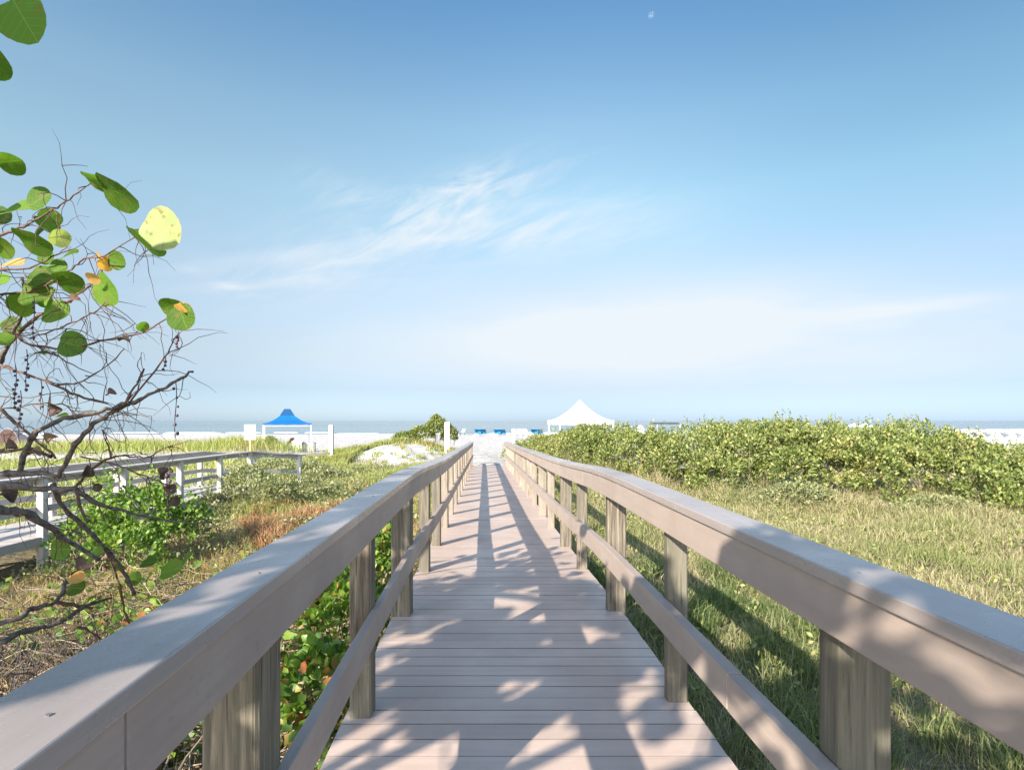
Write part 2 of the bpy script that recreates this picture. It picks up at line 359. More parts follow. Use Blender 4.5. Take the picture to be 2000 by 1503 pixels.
far = nt.nodes.new('ShaderNodeMapRange'); far.inputs[1].default_value = 122; far.inputs[2].default_value = 138; nt.links.new(s_.outputs[1], far.inputs[0])
sand = mixc(nt, far.outputs[0], sand, (.34, .30, .26))
soil = ramp(nt, n2, [(.3, (.09, .075, .045)), (.55, (.20, .165, .10)), (.75, (.36, .30, .20))])
setc(nt, b, mixc(nt, an.outputs['Fac'], sand, soil)); b.inputs['Roughness'].default_value = .95; b.inputs['Specular IOR Level'].default_value = .1
bb = math_node(nt, 'ADD', math_node(nt, 'MULTIPLY', n1, 2.), math_node(nt, 'MULTIPLY', n2, .3)); bump(nt, b, bb, .8, .25)
ground.data.materials.append(m); tag(ground, kind='structure')

# sea
m, nt, b = new_mat('sea water')
b.inputs['Roughness'].default_value = .22; b.inputs['IOR'].default_value = 1.33
n = tex(nt, (.12, .7, 1), 1.2, 6, .6, .4); n2 = tex(nt, (.02, .2, 1), .35, 4, .5)
setc(nt, b, ramp(nt, n2, [(.3, (.13, .17, .18)), (.7, (.19, .23, .235))]))
bump(nt, b, n, .6, .6)
sx = np.concatenate([-np.geomspace(40000, 100, 12), [0], np.geomspace(100, 40000, 12)]); sy = np.concatenate([[125, 135, 145], np.geomspace(160, 45000, 24)])
X_, Y_ = np.meshgrid(sx, sy); idx = np.arange(X_.size).reshape(X_.shape)
fq = np.stack([idx[:-1, :-1], idx[:-1, 1:], idx[1:, 1:], idx[1:, :-1]], -1).reshape(-1, 4)
sea = npmesh('sea', np.stack([X_, Y_, 0 * X_ - 1.92], -1).reshape(-1, 3), [fq], m); tag(sea, kind='structure')

# surf line
mb = MB()
for row, (yy, ww) in enumerate(((139, .9), (147, .7), (158, .9))):
    x = -160
    while x < 160:
        ln = rnd.uniform(6, 22)
        if rnd.random() < .6:
            pts = [(x + ln * i / 8, yy + .8 * math.sin((x + ln * i / 8) * .2 + row), -1.90) for i in range(9)]
            mb.tube(pts, [.05] + [ww * .12] * 7 + [.05], 5)
        x += ln + rnd.uniform(1, 8)
tag(mb.build('surf', simple('foam', (.75, .78, .80), .8, 3, .1)), kind='structure')

# ------------------------------------------------------------------ near boardwalk
def deck_boards(name, pathf, y0, y1, half, pitch, thick, mat, jitter=.003):
    y = y0; r = random.Random(3)
    mb = MB()
    while y < y1:
        j = r.uniform(-jitter, jitter) * .5; e0 = r.uniform(-.002, .002); e1 = r.uniform(-.002, .002); gap = .006 + r.uniform(0, .003)
        a = y + gap / 2; c = y + pitch - gap / 2; pts = []
        for dz in (-thick, 0):
            pts += [on(pathf, a, -half + e0, dz + j), on(pathf, a, half + e1, dz + j), on(pathf, c, half + e1, dz + j), on(pathf, c, -half + e0, dz + j)]
        mb.hexa(pts); y += pitch
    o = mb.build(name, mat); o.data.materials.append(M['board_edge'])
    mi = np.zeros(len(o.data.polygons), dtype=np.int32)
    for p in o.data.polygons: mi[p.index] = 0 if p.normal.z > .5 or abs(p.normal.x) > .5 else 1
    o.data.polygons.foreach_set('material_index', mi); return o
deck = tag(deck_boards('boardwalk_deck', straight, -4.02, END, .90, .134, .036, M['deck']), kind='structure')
mb = MB()
for d in (-.86, -.3, .3, .86): rail_piece(mb, straight, -4, END, d - .02, d + .02, -.25, -.04)
for y in np.arange(-3, END, 2.96):
    mb.hexa([on(straight, y + a, d, z) for z in (-.36, -.26) for (a, d) in ((0, -.88), (0, .88), (.06, .88), (.06, -.88))])
st = mb.build('joist_frame', M['post'], deck)

def railing(label, side, ys_posts, group):
    root = empty('boardwalk_railing', (axis_x(0) + side * .8, 0, 0))
    tag(root, label, 'railing')
    s = side; off = Vector(root.location)
    def B(mb, name, mat, bevel=0):
        mb.v = [tuple(Vector(v) - off) for v in mb.v]; return mb.build(name, mat, root, bevel=bevel)
    def seg(name, mat, d0, d1, z0, z1, ln, start, bevel):
        y = start; mb = MB(); k = 0
        while y < END:
            y2 = min(y + ln, END + .03); rail_piece(mb, straight, y + .002, y2 - .002, min(s * d0, s * d1), max(s * d0, s * d1), z0 + .0015 * (k % 2), z1 + .0015 * (k % 2), .5); y = y2; k += 1
        return B(mb, name, mat, bevel)
    cap = seg('cap_rail', M['cap'], .712, .873, 1.072, 1.11, 4.45, -4.0 + (.4 if s > 0 else 0), .004)
    seg('fascia_board', M['fascia'], .725, .763 if s < 0 else .784, .93, 1.070, 4.45, -3.6, .004)
    seg('mid_rail', M['fascia'], .725, .763 if s < 0 else .784, .405, .545, 4.45, -3.2 + (.9 if s > 0 else 0), .004)
    for i, (y, wd) in enumerate(ys_posts):
        mb = MB(); x, z = straight(y); gz = g(x + s * .82, y) - .15; pd = .785 if s > 0 else .764; a = s * pd; c = s * (pd + wd)
        x0, x1 = x + min(a, c), x + max(a, c)
        rr = random.Random(i + (50 if s > 0 else 0)); lean = rr.uniform(-.008, .008)
        # chamfered post: eight-sided section
        ch = .008; b0 = len(mb.v)
        levels = [gz, z + .5, z + 1.065]; wy = wd if s < 0 else wd * .75
        for lz in levels:
            t = lean * (lz - gz)
            for (px_, py_) in ((x0 + ch, y), (x1 - ch, y), (x1, y + ch), (x1, y + wy - ch), (x1 - ch, y + wy), (x0 + ch, y + wy), (x0, y + wy - ch), (x0, y + ch)): mb.v.append((px_ , py_ + t, lz))
        for l in range(2):
            for k in range(8): mb.f.append((b0 + l * 8 + k, b0 + l * 8 + (k + 1) % 8, b0 + (l + 1) * 8 + (k + 1) % 8, b0 + (l + 1) * 8 + k))
        mb.f.append(tuple(b0 + 16 + k for k in range(8))); mb.f.append(tuple(b0 + k for k in reversed(range(8))))
        # keep each post's own texture origin
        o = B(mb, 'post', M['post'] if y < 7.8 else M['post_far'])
    if s < 0 or True:
        for y in (.75, 1.45, 2.93):
            mb = MB(); x, z = straight(y); cx = x + s * .765
            mb.tube([(cx, y, z + 1.1105), (cx, y, z + 1.1135)], [.0045, .004], 8)
            B(mb, 'screw', M['steel'])
    return root
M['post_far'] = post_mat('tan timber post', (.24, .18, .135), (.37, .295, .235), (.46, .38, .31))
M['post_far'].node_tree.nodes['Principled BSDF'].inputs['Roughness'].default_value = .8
big, small = .146, .108
pl = [(-2.9, small), (-1.55, big), (-.08, small), (1.45, big), (2.87, small), (4.36, big), (5.86, small)] + [(7.35 + 1.48 * i, (small, big)[i % 2]) for i in range(14)]
pr = [(-2.9, big), (-1.4, small), (.06, small), (1.56, big), (3.02, small), (4.51, big), (5.98, small), (7.3, big)] + [(8.8 + 1.48 * i, (small, big)[i % 2]) for i in range(13)]
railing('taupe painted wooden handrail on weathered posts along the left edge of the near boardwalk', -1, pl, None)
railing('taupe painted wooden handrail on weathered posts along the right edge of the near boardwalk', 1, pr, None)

# ------------------------------------------------------------------ second boardwalk (left)
def path2(y):
    if y < 18.6: return -9.36, -.60
    t = y - 18.6; return -9.36 + .55 * t * min(1, t / 1.0), -.60 - .12 * min(t, 4)
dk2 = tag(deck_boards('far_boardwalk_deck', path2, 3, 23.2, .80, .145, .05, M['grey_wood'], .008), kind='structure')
mb = MB()
rail_piece(mb, path2, 3, 18.6, .805, .84, -.16, -.003); rail_piece(mb, path2, 3, 18.6, -.84, -.805, -.16, -.003)
mb.build('edge_beam', M['grey_wood'], dk2)
def railing2(label, side, yps):
    root = empty('boardwalk_railing', (-9.36 + side * .78, 10, -.6)); tag(root, label, 'railing'); off = Vector(root.location)
    def B(mb, name, mat): mb.v = [tuple(Vector(v) - off) for v in mb.v]; return mb.build(name, mat, root)
    s = side
    for nm, d0, d1, z0, z1, mt in (('cap_rail', .66, .90, 1.06, 1.10, M['grey_wood']), ('fascia_board', .71, .745, .94, 1.058, M['grey_wood']), ('mid_rail', .71, .745, .42, .54, M['grey_wood'])):
        mb = MB(); rail_piece(mb, path2, 3, 20.5, min(s * d0, s * d1), max(s * d0, s * d1), z0, z1, .4); B(mb, nm, mt)
    for y in yps:
        mb = MB(); x, z = path2(y); gz = g(x, y) - .3; a, c = sorted((s * .748, s * .868)); mb.box(x + a, x + c, y, y + .12, gz, z + 1.055); B(mb, 'post', M['white_wood'])
    return root
railing2('pale weathered railing with white posts along the near side of the distant left boardwalk', 1, [4.1, 6.1, 8.2, 10.3, 12.5, 14.6, 16.6, 18.5, 20.3])
railing2('pale weathered railing with white posts along the far side of the distant left boardwalk', -1, [4.1, 6.1, 8.2, 10.3, 12.5, 14.6, 16.6, 18.5, 20.3])

# ------------------------------------------------------------------ leaves and grass
def unit(a): return a / np.maximum(np.linalg.norm(a, axis=-1, keepdims=True), 1e-9)
def leaves(name, C, A, Nn, size, asp, mat, parent=None, fold=.25, six=False):
    """C centres (base of the leaf), A axis, Nn normal, size length"""
    n = len(C); A = unit(A); B_ = unit(np.cross(Nn, A)); Nn = np.cross(A, B_); s = size[:, None]; w_ = s * asp * .5
    if six:
        pts = [C, C + A * s * .25 + B_ * w_ * .85, C + A * s * .65 + B_ * w_, C + A * s, C + A * s * .65 - B_ * w_, C + A * s * .25 - B_ * w_ * .85]
        mid = C + A * s * .5 - Nn * s * fold * .3
        Vv = np.stack(pts + [mid], 1).reshape(-1, 3); b0 = (np.arange(n) * 7)[:, None]
        tr = np.concatenate([b0 + np.array([[k, (k + 1) % 6, 6]]) for k in range(6)], 0)
        return npmesh(name, Vv, [tr], mat, parent, True)
    pts = [C, C + A * s * .5 + B_ * w_ + Nn * s * fold * .3, C + A * s, C + A * s * .5 - B_ * w_ + Nn * s * fold * .3]
    Vv = np.stack(pts, 1).reshape(-1, 3); b0 = (np.arange(n) * 4)[:, None]
    tr = np.concatenate([b0 + np.array([[0, 1, 2]]), b0 + np.array([[0, 2, 3]])], 0)
    return npmesh(name, Vv, [tr], mat, parent)
def grass(name, X, Y, H, W, mat, lean=.35, parent=None, zoff=0):
    n = len(X); Z = g_np(X, Y) + zoff; th = rng.uniform(0, 2 * np.pi, n); le = rng.uniform(.05, lean, n) * H; ph = rng.uniform(0, 2 * np.pi, n)
    base = np.stack([X, Y, Z], 1); side = np.stack([np.cos(th), np.sin(th), 0 * th], 1) * (W[:, None] / 2); dr = np.stack([np.cos(ph), np.sin(ph), 0 * ph], 1)
    mid = base + np.stack([0 * H, 0 * H, H * .6], 1) + dr * (le * .35)[:, None]; tip = base + np.stack([0 * H, 0 * H, H * (1 - .25 * le / H)], 1) + dr * le[:, None]
    Vv = np.stack([base - side, base + side, mid + side * .8, mid - side * .8, tip], 1).reshape(-1, 3); b0 = (np.arange(n) * 5)[:, None]
    return npmesh(name, Vv, [b0 + np.array([[0, 1, 2, 3]]), b0 + np.array([[3, 2, 4]])], mat, parent)
def scatter(n, x0, x1, y0, y1, keep, power=1.0):
    """density falling with distance: uniform in y**power"""
    Yv = (rng.uniform(0, 1, n) * (y1 ** power - y0 ** power) + y0 ** power) ** (1 / power); Xv = rng.uniform(x0, x1, n)
    k = keep(Xv, Yv); return Xv[k], Yv[k]
def in_view(X, Y, m=.12): return (np.abs(X) < (.9 + m) * Y + 1.0)
def front_line(x): return np.interp(x, [.3, 2.0, 3.5, 5, 6, 9, 13.7, 20, 30], [30, 28, 24.5, 20.3, 17.8, 15.6, 14.4, 13.4, 12.5]) + .5 * np.sin(x * 1.9) + .35 * np.sin(x * 4.3 + 1)

# right meadow
X, Y = scatter(420000, 1.0, 24, 1.2, 27, lambda x, y: in_view(x, y) & (x > axis_x(y) + .98) & (y < front_line(x) + 1.2) & (rng.uniform(0, 1, len(x)) < .25 + .9 * clump(x, y)), .9)
H = (.12 + .26 * clump(X, Y, .7) ** 1.5) * rng.uniform(.4, 1.3, len(X)) * (1 + .015 * Y) * (1 + 1.6 * np.exp(-np.maximum(front_line(X) - Y, 0) / 1.6)); W = .0035 + .0007 * Y
tag(grass('meadow_grass', X, Y, H, W, M['grass_right'], 1.6), 'straw and green grass growing to the right of the boardwalk', 'grass', None, 'stuff')
# green lush tufts near the right rail foot
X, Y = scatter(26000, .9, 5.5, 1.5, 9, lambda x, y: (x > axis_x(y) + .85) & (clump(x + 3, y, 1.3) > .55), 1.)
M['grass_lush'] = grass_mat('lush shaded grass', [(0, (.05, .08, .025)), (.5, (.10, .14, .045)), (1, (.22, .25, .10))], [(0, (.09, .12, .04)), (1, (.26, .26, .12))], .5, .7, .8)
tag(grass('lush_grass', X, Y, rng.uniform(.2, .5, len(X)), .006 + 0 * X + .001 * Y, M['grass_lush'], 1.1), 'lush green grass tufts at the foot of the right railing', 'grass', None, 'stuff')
# left strip
def left_ok(x, y): return in_view(x, y) & (x < axis_x(y) - .93) & (x > -8.45) & (x < -1.0) 
X, Y = scatter(210000, -7.9, -.9, 1.2, 22, lambda x, y: left_ok(x, y) & (rng.uniform(0, 1, len(x)) < (.15 + .8 * clump(x, y)) * (.25 + .75 * sm(5.5, 8.5, y))), .9)
H = (.10 + .22 * clump(X, Y, .8)) * rng.uniform(.4, 1.3, len(X)) * (1 + .03 * Y); W = .0035 + .0008 * Y
tag(grass('dry_grass', X, Y, H, W, M['grass_brown'], 1.6), 'dry brown and straw grass between the two boardwalks', 'grass', None, 'stuff')
X, Y = scatter(26000, -6.5, -2.4, 7, 15, lambda x, y: left_ok(x, y) & (clump(x, y, .6) > .5) & (x < -.29 * y + .2) & (x > -.62 * y + 1.8), 1)
tag(grass('red_weeds', X, Y, rng.uniform(.25, .6, len(X)), .008 + .001 * Y, M['grass_red'], .8), 'red brown dried weeds beside the left railing', 'weeds', None, 'stuff')
# green dune growth, left middle
X, Y = scatter(150000, -12, -1.6, 14, 36, lambda x, y: (np.exp(-(((x + 6.2) / 2.4) ** 2 + ((y - 28.5) / 2.4) ** 2)) < .45) & (x < axis_x(y) - 1.0) & ((x > -8.3) | (y > 22)) & (veg_np(x, y) > .35), 1.)
H = (.2 + .45 * clump(X, Y, .5)) * rng.uniform(.4, 1.2, len(X)); W = .006 + .0009 * Y
tag(grass('dune_grass', X, Y, H, W, M['grass_dune'], 1.1), 'yellow green dune grass left of the boardwalk end', 'grass', None, 'stuff')
# low leafy weeds mixed through the meadow
X, Y = scatter(60000, 1.2, 22, 4, 22, lambda x, y: in_view(x, y) & (x > axis_x(y) + 1.0) & (y < front_line(x) + .5) & (clump(x + 9, y * 1.1, .8) > .52), 1.)
k = len(X); C = np.stack([X, Y, g_np(X, Y) + rng.uniform(.02, .38, k) * (.5 + .8 * clump(X, Y, 1.5))], 1)
tag(leaves('low_weeds', C, rng.normal(size=(k, 3)) + [0, 0, .5], rng.normal(size=(k, 3)) + [0, 0, .6], rng.uniform(.03, .075, k) * (1 + .02 * Y), .55, M['scrub'], None, .3), 'low olive weeds scattered through the meadow grass on the right', 'weeds', None, 'stuff')
X, Y = scatter(60000, -9, -1.6, 9, 27, lambda x, y: left_ok(x, y) & (clump(x + 2, y * 1.1, .8) > .45), 1.)
k = len(X); C = np.stack([X, Y, g_np(X, Y) + rng.uniform(.02, .45, k) * (.5 + .8 * clump(X, Y, 1.5))], 1)
tag(leaves('low_weeds', C, rng.normal(size=(k, 3)) + [0, 0, .5], rng.normal(size=(k, 3)) + [0, 0, .6], rng.uniform(.03, .075, k) * (1 + .02 * Y), .55, M['shrub_grey'], None, .3), 'low olive weeds on the slope left of the near boardwalk', 'weeds', None, 'stuff')
# far left sea-oat band and mound
def band(x, y): return (np.exp(-(((x + 27) / 9.) ** 2 + ((y - 40) / 3.) ** 2)) + np.exp(-(((x + 18.5) / 2.6) ** 2 + ((y - 40) / 2.6) ** 2)) * .9) > rng.uniform(.1, 1, len(x))
X, Y = scatter(90000, -46, -9.5, 24, 46, band, 1.)
H = rng.uniform(.35, .95, len(X)); W = .03 + 0 * X
tag(grass('sea_oats', X, Y, H, W, M['grass_dune'], .5), 'green sea oats on the low dunes beyond the distant left boardwalk', 'grass', None, 'stuff')
# far field between boardwalk 2 and dune
X, Y = scatter(60000, -34, -10.4, 8, 34, lambda x, y: in_view(x, y) & (rng.uniform(0, 1, len(x)) < .15 + .8 * clump(x, y, .4)), 1.)
tag(grass('field_grass', X, Y, rng.uniform(.12, .4, len(X)), .012 + .001 * Y, M['grass_dune'], .9), 'short grass in the field behind the distant left boardwalk', 'grass', None, 'stuff')

# leaf litter + twigs + leafy ground plants
def litter(n, x0, x1, y0, y1, keep, mat, name, label, smin, smax, hmax, cat, upright=.5):
    X, Y = scatter(n, x0, x1, y0, y1, keep, 1.); k = len(X)
    C = np.stack([X, Y, g_np(X, Y) + rng.uniform(.005, hmax, k)], 1)
    A = rng.normal(size=(k, 3)) * [1, 1, .35]; Nn = rng.normal(size=(k, 3)) * upright + [0, 0, 1]
    o = leaves(name, C, A, Nn, rng.uniform(smin, smax, k), .8, mat, None, .3, True); return tag(o, label, cat, None, 'stuff')
litter(26000, -8, -.85, 1.1, 9.5, lambda x, y: (x < axis_x(y) - .9), M['litter'], 'leaf_litter', 'dry brown fallen leaves under the tree left of the boardwalk', .04, .10, .10, 'leaf litter', .8)
litter(3800, -3.2, -.85, 1.2, 6.5, lambda x, y: (x < axis_x(y) - .85) & (clump(x, y, 1.6) > .48), M['cover'], 'ground_cover', 'round leaved green ground plants beside the left railing', .05, .13, .45, 'ground cover', .9)
litter(9000, -8, -2.2, 2.5, 10, lambda x, y: (clump(x + 5, y, 1.1) > .52), M['cover'], 'creeping_plants', 'green creeping plants below the overhanging branches', .05, .12, .30, 'ground cover', .9)
mb = MB()
for i in range(900):
    x = rnd.uniform(-6.5, -1.1); y = rnd.uniform(1.6, 8.5)
    if x > axis_x(y) - 1.0: continue
    z = g(x, y) + rnd.uniform(.02, .25); a = rnd.uniform(0, 6.28); l = rnd.uniform(.3, 1.0); pts = []
    for k in range(5):
        pts.append((x, y, z)); a += rnd.uniform(-.6, .6); x += math.cos(a) * l / 5; y += math.sin(a) * l / 5; z += rnd.uniform(-.03, .09)
    mb.tube(pts, [.007, .006, .005, .004, .002], 4)
tag(mb.build('dry_twigs', M['stem_pale']), 'tangle of pale dry twigs and vines on the ground at left', 'twigs', None, 'stuff')

mb = MB()
for i in range(330):
    y = rnd.uniform(2.6, 6.0); x = rnd.uniform(-.95 * y - .3, -.62 * y - .2); z = g(x, y); h = rnd.uniform(.25, .95); a = rnd.uniform(0, 6.28); le = rnd.uniform(.1, .6); pts = []; cx, cy, cz = x, y, z
    for k in range(7):
        pts.append((cx, cy, cz)); a += rnd.uniform(-.8, .8); cx += math.cos(a) * le * h / 5; cy += math.sin(a) * le * h / 5; cz += h / 7 * rnd.uniform(.2, 1.4)
    mb.tube(pts, [.0055, .005, .0045, .004, .003, .0025, .0015], 4)
    for q in range(2):
        p = Vector(pts[rnd.randrange(2, 6)]); d = Vector((rnd.uniform(-1, 1), rnd.uniform(-1, 1), rnd.uniform(-.2, .8))).normalized() * rnd.uniform(.08, .28)
        mb.tube([p, p + d * .5 + Vector((0, 0, .02)), p + d], [.003, .002, .001], 4)
tag(mb.build('dead_brush', M['bark']), 'upright tangle of fine dead grey brown twigs under the low branches at left', 'brush', None, 'stuff')

# shrubs -------------------------------------------------------------
def lobe_leaves(lobes, n, size, up=.4):
    """leaves near the surface of a list of ellipsoids (x,y,z,rx,ry,rz)"""
    L_ = np.array(lobes); wgt = L_[:, 3] * L_[:, 5] + L_[:, 4] * L_[:, 5]; pick = rng.choice(len(L_), n, p=wgt / wgt.sum()); q = L_[pick]
    d = unit(rng.normal(size=(n, 3))); d[:, 2] = np.where(d[:, 2] < -.3, -d[:, 2], d[:, 2]); r = 1 - np.abs(rng.normal(0, .16, n)); lump = 1 + .16 * np.sin(d[:, 0] * 9 + pick) * np.sin(d[:, 1] * 8 + 2 * pick) * np.cos(d[:, 2] * 7)
    C = q[:, :3] + d * q[:, 3:6] * (r * lump)[:, None]
    A = unit(d + rng.normal(size=(n, 3)) * .8 + [0, 0, up]); Nn = unit(d + rng.normal(size=(n, 3)) * .9 + [0, 0, .4])
    return C, A, Nn, rng.uniform(.6, 1.3, n) * size
def stems(mb, lobes, n, seed, r0=.012):
    r = random.Random(seed)
    for i in range(n):
        l = r.choice(lobes); bx, by = l[0] + r.uniform(-.4, .4) * l[3], l[1] + r.uniform(-.4, .4) * l[4]; tx, ty, tz = l[0] + r.uniform(-.9, .9) * l[3], l[1] + r.uniform(-.9, .9) * l[4], l[2] + r.uniform(-.2, .8) * l[5]
        z0 = g(bx, by) - .05; pts = []
        for k in range(5):
            t = k / 4; pts.append((bx + (tx - bx) * t + r.uniform(-.06, .06), by + (ty - by) * t + r.uniform(-.06, .06), z0 + (tz - z0) * t ** .8))
        mb.tube(pts, [r0, r0 * .8, r0 * .65, r0 * .45, r0 * .25], 5)
def shrub(name, label, cat, lobes, n, size, mat, nst, seed, group=None, six=False, kind=None, sprigs=0, holes=0):
    cx, cy = lobes[0][0], lobes[0][1]; root = empty(name, (cx, cy, g(cx, cy))); tag(root, label, cat, group, kind)
    C, A, Nn, s = lobe_leaves(lobes, n, size)
    if holes:
        hk = np.where(C[:, 0] > 6, 1.5, 1.0) if kind else 1.0
        q = np.sin(C[:, 0] * 3.1 + 1.7 * np.sin(C[:, 2] * 3.7)) * np.sin(C[:, 2] * 5.3 + 1.3 * np.sin(C[:, 0] * 2.3)) + .6 * np.sin(C[:, 0] * 7.7 + C[:, 1] * 3) * np.sin(C[:, 2] * 9.1 + C[:, 0] * 2)
        kp = rng.uniform(-.55, .1, len(q)) * 1.4 + .28 * (hk - 1) * 2 < q / holes; C, A, Nn, s = C[kp], A[kp], Nn[kp], s[kp]
    if sprigs:
        L_ = np.array(lobes); pk = rng.choice(len(L_), sprigs); k = 16
        bx = L_[pk, 0] + rng.uniform(-.8, .8, sprigs) * L_[pk, 3]; by = L_[pk, 1] + rng.uniform(-.8, .8, sprigs) * L_[pk, 4]; bz = L_[pk, 2] + L_[pk, 5] * .80
        hh = rng.uniform(.15, .5, sprigs) * rng.choice([.6, 1, 1.3], sprigs); t = np.tile(np.linspace(0, 1, k), sprigs); rp = lambda a: np.repeat(a, k)
        C2 = np.stack([rp(bx) + rng.normal(0, .035, sprigs * k), rp(by) + rng.normal(0, .035, sprigs * k), rp(bz) + t * rp(hh)], 1)
        A2 = rng.normal(size=(sprigs * k, 3)) * .7 + [0, 0, .6]; N2 = rng.normal(size=(sprigs * k, 3)) + [0, 0, .4]
        C = np.concatenate([C, C2]); A = np.concatenate([A, A2]); Nn = np.concatenate([Nn, N2]); s = np.concatenate([s, rng.uniform(.5, 1., sprigs * k) * size])
    C = C - np.array(root.location)
    leaves('foliage', C, A, Nn, s, .62, mat, root, .35, six)
    mb = MB(); stems(mb, lobes, nst, seed); mb.v = [tuple(Vector(v) - Vector(root.location)) for v in mb.v]; mb.build('stems', M['stem_pale'], root)
    return root

# thicket on the right: one mass
lobes = []
r = random.Random(5)
for x in np.arange(.3, 31, .62):
    fl = float(front_line(x))
    for row in range(5):
        yy = fl + .5 + row * 1.35 + r.uniform(-.5, .5); xx = x + row * .25 + r.uniform(-.4, .4)
        if xx < axis_x(yy) + 1.6: continue
        px = 1000 + F * xx / yy
        topy = np.interp(px, [1000, 1060, 1130, 1190, 1240, 1330, 1400, 1500, 1700, 1840, 1880, 1930, 2000, 2300], [860, 848, 837, 828, 838, 838, 826, 822, 828, 832, 846, 858, 876, 886])
        top = CZ - (topy - 821) * yy / F + r.uniform(-.30, .16 if px < 1840 else -.05) - (r.uniform(.2, .9) if row == 0 else r.uniform(0, .4) if row == 1 else 0) 
        gz = g(xx, yy); h = max(.7, top - gz); rz = h * r.uniform(.42, .55)
        q = r.uniform(.4, .95); lobes.append((xx, yy, top - rz, q, q * r.uniform(.8, 1.2), rz))
        if (row < 2 and r.random() < .55) or (xx < 8 and row > 0): q = r.uniform(.25, .7); lobes.append((xx + r.uniform(-.5, .5), yy - r.uniform(.1, .9), gz + q * .6, q, q, q * r.uniform(.6, .9)))
shrub('scrub_thicket', 'dense green scrub thicket beyond the grass on the right', 'thicket', lobes, 300000, .112, M['scrub'], 900, 1, None, False, 'stuff', 1700, 1.0)

# wispy brush in front of the thicket
for (px, y, w_, h_, lab, sd_) in ((1560, 15.2, 1.0, .75, 'wispy grey brown brush leaning on the front of the thicket, nearest its middle', 41), (1830, 14.4, .8, .5, 'low grey green brush before the thicket, nearest the right edge', 42), (1440, 17.6, .7, .6, 'small olive brush where the thicket meets the grass, nearest the boardwalk', 43)):
    x = (px - 1000) * y / F; z = g(x, y)
    shrub('brush_clump', lab, 'brush', [(x, y, z + h_ * .5, w_, .6, h_ * .55), (x + w_ * .8, y + .2, z + h_ * .35, w_ * .6, .5, h_ * .4), (x - w_ * .8, y + .1, z + h_ * .3, w_ * .6, .5, h_ * .35)], 4200, .075, M['shrub_grey'], 60, sd_)
# individual shrubs left
shrub('shrub', 'bright green leafy shrub behind the overhanging branches at left', 'shrub',
      [(-6.3, 9.7, -.25, .75, .6, .6), (-5.7, 9.9, -.45, .5, .5, .5), (-6.9, 9.5, -.45, .5, .5, .45), (-7.4, 9.9, -.6, .5, .5, .35), (-6.1, 9.0, -.6, .6, .5, .35)], 6500, .085, M['shrub_green'], 60, 2, None, True, None, 60, 1.3)
shrub('shrub', 'grey green bushy shrub in front of where the distant left boardwalk ends', 'shrub',
      [(-7.3, 15.9, -.35, .7, .8, .6), (-6.5, 15.0, -.5, .8, .7, .45), (-5.7, 15.8, -.5, .8, .8, .4), (-7.4, 14.4, -.65, .5, .5, .35), (-4.9, 16.5, -.65, .7, .7, .3)], 9000, .08, M['shrub_grey'], 60, 3, None, False, None, 70, 1.0)
shrub('shrub', 'tall dark green shrub on the sand mound beside the white post', 'shrub',
      [(-4.6, 35.2, .9, .75, .7, .75), (-5.5, 35.0, .6, .8, .7, .55), (-6.5, 35.2, .35, .9, .7, .45), (-3.9, 35.4, .5, .5, .6, .65), (-4.7, 35.1, 1.4, .3, .3, .45)], 9000, .12, M['scrub'], 30, 4)
shrub('shrub', 'low yellow green bush on the slope in front of the white sand mound', 'shrub',
      [(-8.4, 23, -.55, 1.1, 1., .4), (-9.6, 24, -.5, 1.2, 1., .4), (-7.2, 22, -.7, .9, .8, .35)], 7000, .09, M['shrub_grey'], 30, 5)
shrub('shrub', 'small leafy shrub growing between the posts of the left railing', 'shrub',
      [(-1.55, 5.3, -.35, .35, .7, .45), (-1.7, 6.6, -.3, .4, .7, .5), (-1.8, 7.9, -.3, .4, .6, .5), (-1.45, 4.2, -.55, .3, .5, .35)], 4200, .085, M['cover'], 40, 6, None, True)
# tufts on the sand mound
X, Y = scatter(9000, -9.5, -3.0, 28, 34, lambda x, y: clump(x, y, 1.7) > .66, 1.)
tag(grass('mound_tufts', X, Y, rng.uniform(.1, .3, len(X)), .03 + 0 * X, M['grass_dune'], .8), 'sparse green tufts on the white sand mound', 'grass', None, 'stuff')

# ------------------------------------------------------------------ sea grape tree (left foreground)
def curve_pts(pp, zs, n=5):
    """pixel polyline with distances -> smooth 3-D points"""
    pts = [P(px, py, z) for (px, py), z in zip(pp, zs)]; out = []
    for i in range(len(pts) - 1):
        p0 = pts[max(i - 1, 0)]; p1 = pts[i]; p2 = pts[i + 1]; p3 = pts[min(i + 2, len(pts) - 1)]
        for k in range(n):
            t = k / n; out.append(.5 * ((2 * p1) + (p2 - p0) * t + (2 * p0 - 5 * p1 + 4 * p2 - p3) * t * t + (3 * p1 - p0 - 3 * p2 + p3) * t ** 3))
    out.append(pts[-1]); return out
tree = empty('sea_grape_tree', (-3.6, 2.2, g(-3.6, 2.2)))
tag(tree, 'gnarled tree with bare twigs and round green leaves reaching in from the left edge', 'tree')
TO = Vector(tree.location)
def loc(mb): mb.v = [tuple(Vector(v) - TO) for v in mb.v]; return mb
